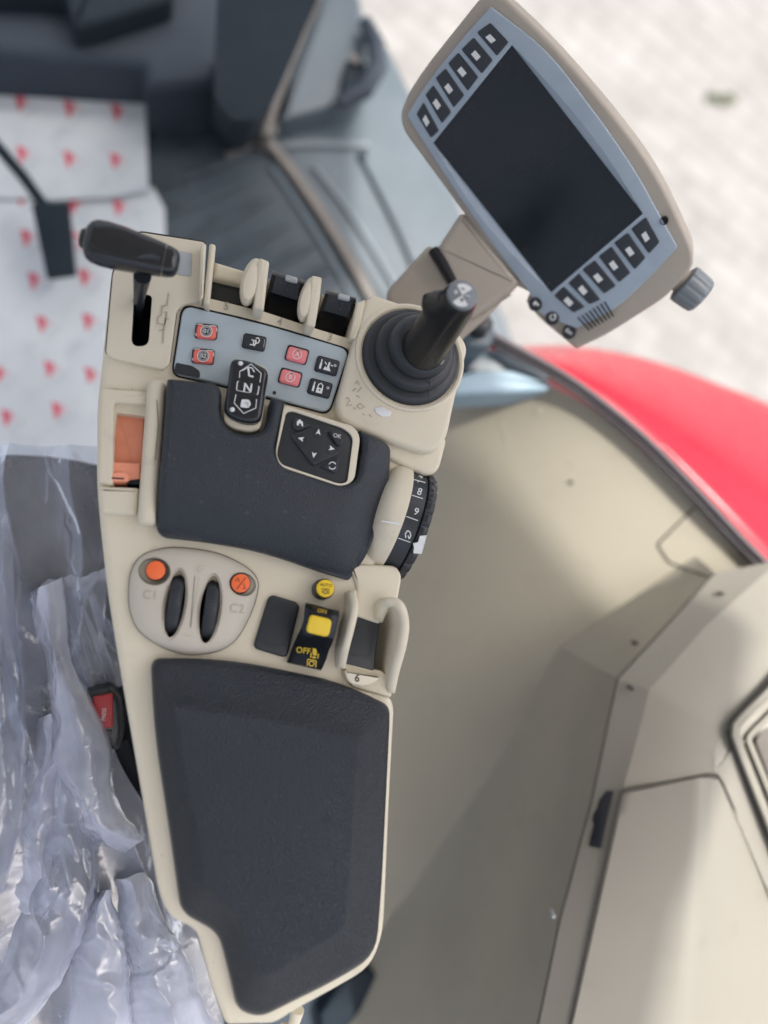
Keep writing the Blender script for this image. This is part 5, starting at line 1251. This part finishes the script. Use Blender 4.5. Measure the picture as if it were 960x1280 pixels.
# ================================================================== YARD
m = bpy.data.materials.new('paved yard'); m.use_nodes = True; nt = m.node_tree; L = nt.links.new; bs = nt.nodes['Principled BSDF']; bs.inputs['Roughness'].default_value = 0.85
tc = nt.nodes.new('ShaderNodeTexCoord'); br = nt.nodes.new('ShaderNodeTexBrick'); mp = nt.nodes.new('ShaderNodeMapping'); mp.inputs['Rotation'].default_value = (0, 0, 0.6)
L(tc.outputs['Object'], mp.inputs[0]); L(mp.outputs[0], br.inputs['Vector']); br.inputs['Scale'].default_value = 2.2
br.inputs['Color1'].default_value = (0.235, 0.231, 0.222, 1); br.inputs['Color2'].default_value = (0.212, 0.208, 0.200, 1); br.inputs['Mortar'].default_value = (0.195, 0.191, 0.184, 1); br.inputs['Mortar Size'].default_value = 0.03
n = nt.nodes.new('ShaderNodeTexNoise'); n.inputs['Scale'].default_value = 4; n.inputs['Detail'].default_value = 10; n.inputs['Roughness'].default_value = 0.65; L(tc.outputs['Object'], n.inputs['Vector'])
mx = nt.nodes.new('ShaderNodeMix'); mx.data_type = 'RGBA'; mx.blend_type = 'MULTIPLY'; mr = nt.nodes.new('ShaderNodeMapRange'); L(n.outputs['Fac'], mr.inputs[0]); mr.inputs[1].default_value = 0.3; mr.inputs[2].default_value = 0.7; mr.inputs[3].default_value = 0.78; mr.inputs[4].default_value = 1.14
cmb = nt.nodes.new('ShaderNodeCombineColor'); [L(mr.outputs[0], cmb.inputs[i]) for i in range(3)]
mx.inputs[0].default_value = 1; L(br.outputs['Color'], mx.inputs[6]); L(cmb.outputs[0], mx.inputs[7]); L(mx.outputs[2], bs.inputs['Base Color'])
b = MB(); b.face(b.ring([(-60, -60, 0), (60, -60, 0), (60, 60, 0), (-60, 60, 0)]), m); structure(b.build('ground'))
GR = mat('moss green', (0.17, 0.19, 0.13), 0.9)
gp = MB(); G0 = Frame((0, 0, 0.0), (0, 0, 1))
for k in range(26):
    x, y = 900+random.gauss(0, 8), 124+random.gauss(0, 5); r_ = random.uniform(0.006, 0.018); c_ = G0.p(x, y)
    gp.lathe(c_, (random.uniform(-.4, .4), random.uniform(-.4, .4), 1), [(r_, 0), (r_*0.7, 0.015), (r_*0.2, 0.03)], GR, 7)
tag(gp.build('weed_tuft'), 'small green weed tuft growing in the pale yard paving', 'weed')

# ================================================================== LIGHT AND CAMERA
RZ = 2.80
b = MB(); RF = Frame((0, 0, RZ), (0, 0, 1))
def roofpts(z): return [Vector(q_+(z,)) for q_ in ((-0.7, -0.24), (0.62, -0.24), (0.66, -0.13), (0.79, 0.10), (0.69, 0.29), (0.54, 0.58), (0.72, 0.76), (0.74, 1.3), (-0.7, 1.3))]  # unseen roof, outline shaped to place its shadow edge on the side panel
b.loft([roofpts(RZ), roofpts(RZ+0.06)], HEADL, True, True, True)
tag(b.build('shade_roof'), 'unseen pale cab roof outlined to shade the seat, armrest and part of the side panel', 'roof')
SUN_AZ, SUN_EL = 0.0, 0.0
sv = Vector((0.30, 0.12, 1.0)).normalized()        # towards the sun
el = math.asin(sv.z); az = math.atan2(sv.x, sv.y)
sl_ = bpy.data.lights.new('sun', 'SUN'); sl_.energy = 2.0; sl_.angle = R(1.5); sl_.color = (1.0, 0.955, 0.89)
so_ = bpy.data.objects.new('sun', sl_); COL.objects.link(so_); so_.rotation_euler = (-sv).to_track_quat('-Z', 'Y').to_euler(); so_.location = CAM+sv*5
w = bpy.data.worlds.new('World'); sc.world = w; w.use_nodes = True; nt = w.node_tree
sk = nt.nodes.new('ShaderNodeTexSky'); sk.sky_type = 'NISHITA'; sk.sun_disc = False; sk.sun_elevation = el; sk.sun_rotation = az; sk.dust_density = 7.0; sk.air_density = 0.7; sk.ozone_density = 0.4
hs = nt.nodes.new('ShaderNodeHueSaturation'); hs.inputs['Saturation'].default_value = 0.6; nt.links.new(sk.outputs[0], hs.inputs['Color']); nt.links.new(hs.outputs[0], nt.nodes['Background'].inputs['Color']); nt.nodes['Background'].inputs['Strength'].default_value = 0.15
sc.view_settings.view_transform = 'Standard'; sc.view_settings.look = 'None'; sc.view_settings.exposure = 1.18; sc.view_settings.gamma = 1.0
cd = bpy.data.cameras.new('camera'); co = bpy.data.objects.new('camera', cd); COL.objects.link(co)
M4 = ROT.to_4x4(); M4.translation = CAM; co.matrix_world = M4
cd.sensor_fit = 'VERTICAL'; cd.sensor_height = 36; cd.sensor_width = 27; cd.lens = 36*FPX/H; cd.clip_start = 0.01; cd.clip_end = 300
cd.dof.use_dof = True; cd.dof.focus_distance = 0.475; cd.dof.aperture_fstop = 2.2
sc.camera = co
sc.cycles.transparent_max_bounces = 24; sc.cycles.max_bounces = 8
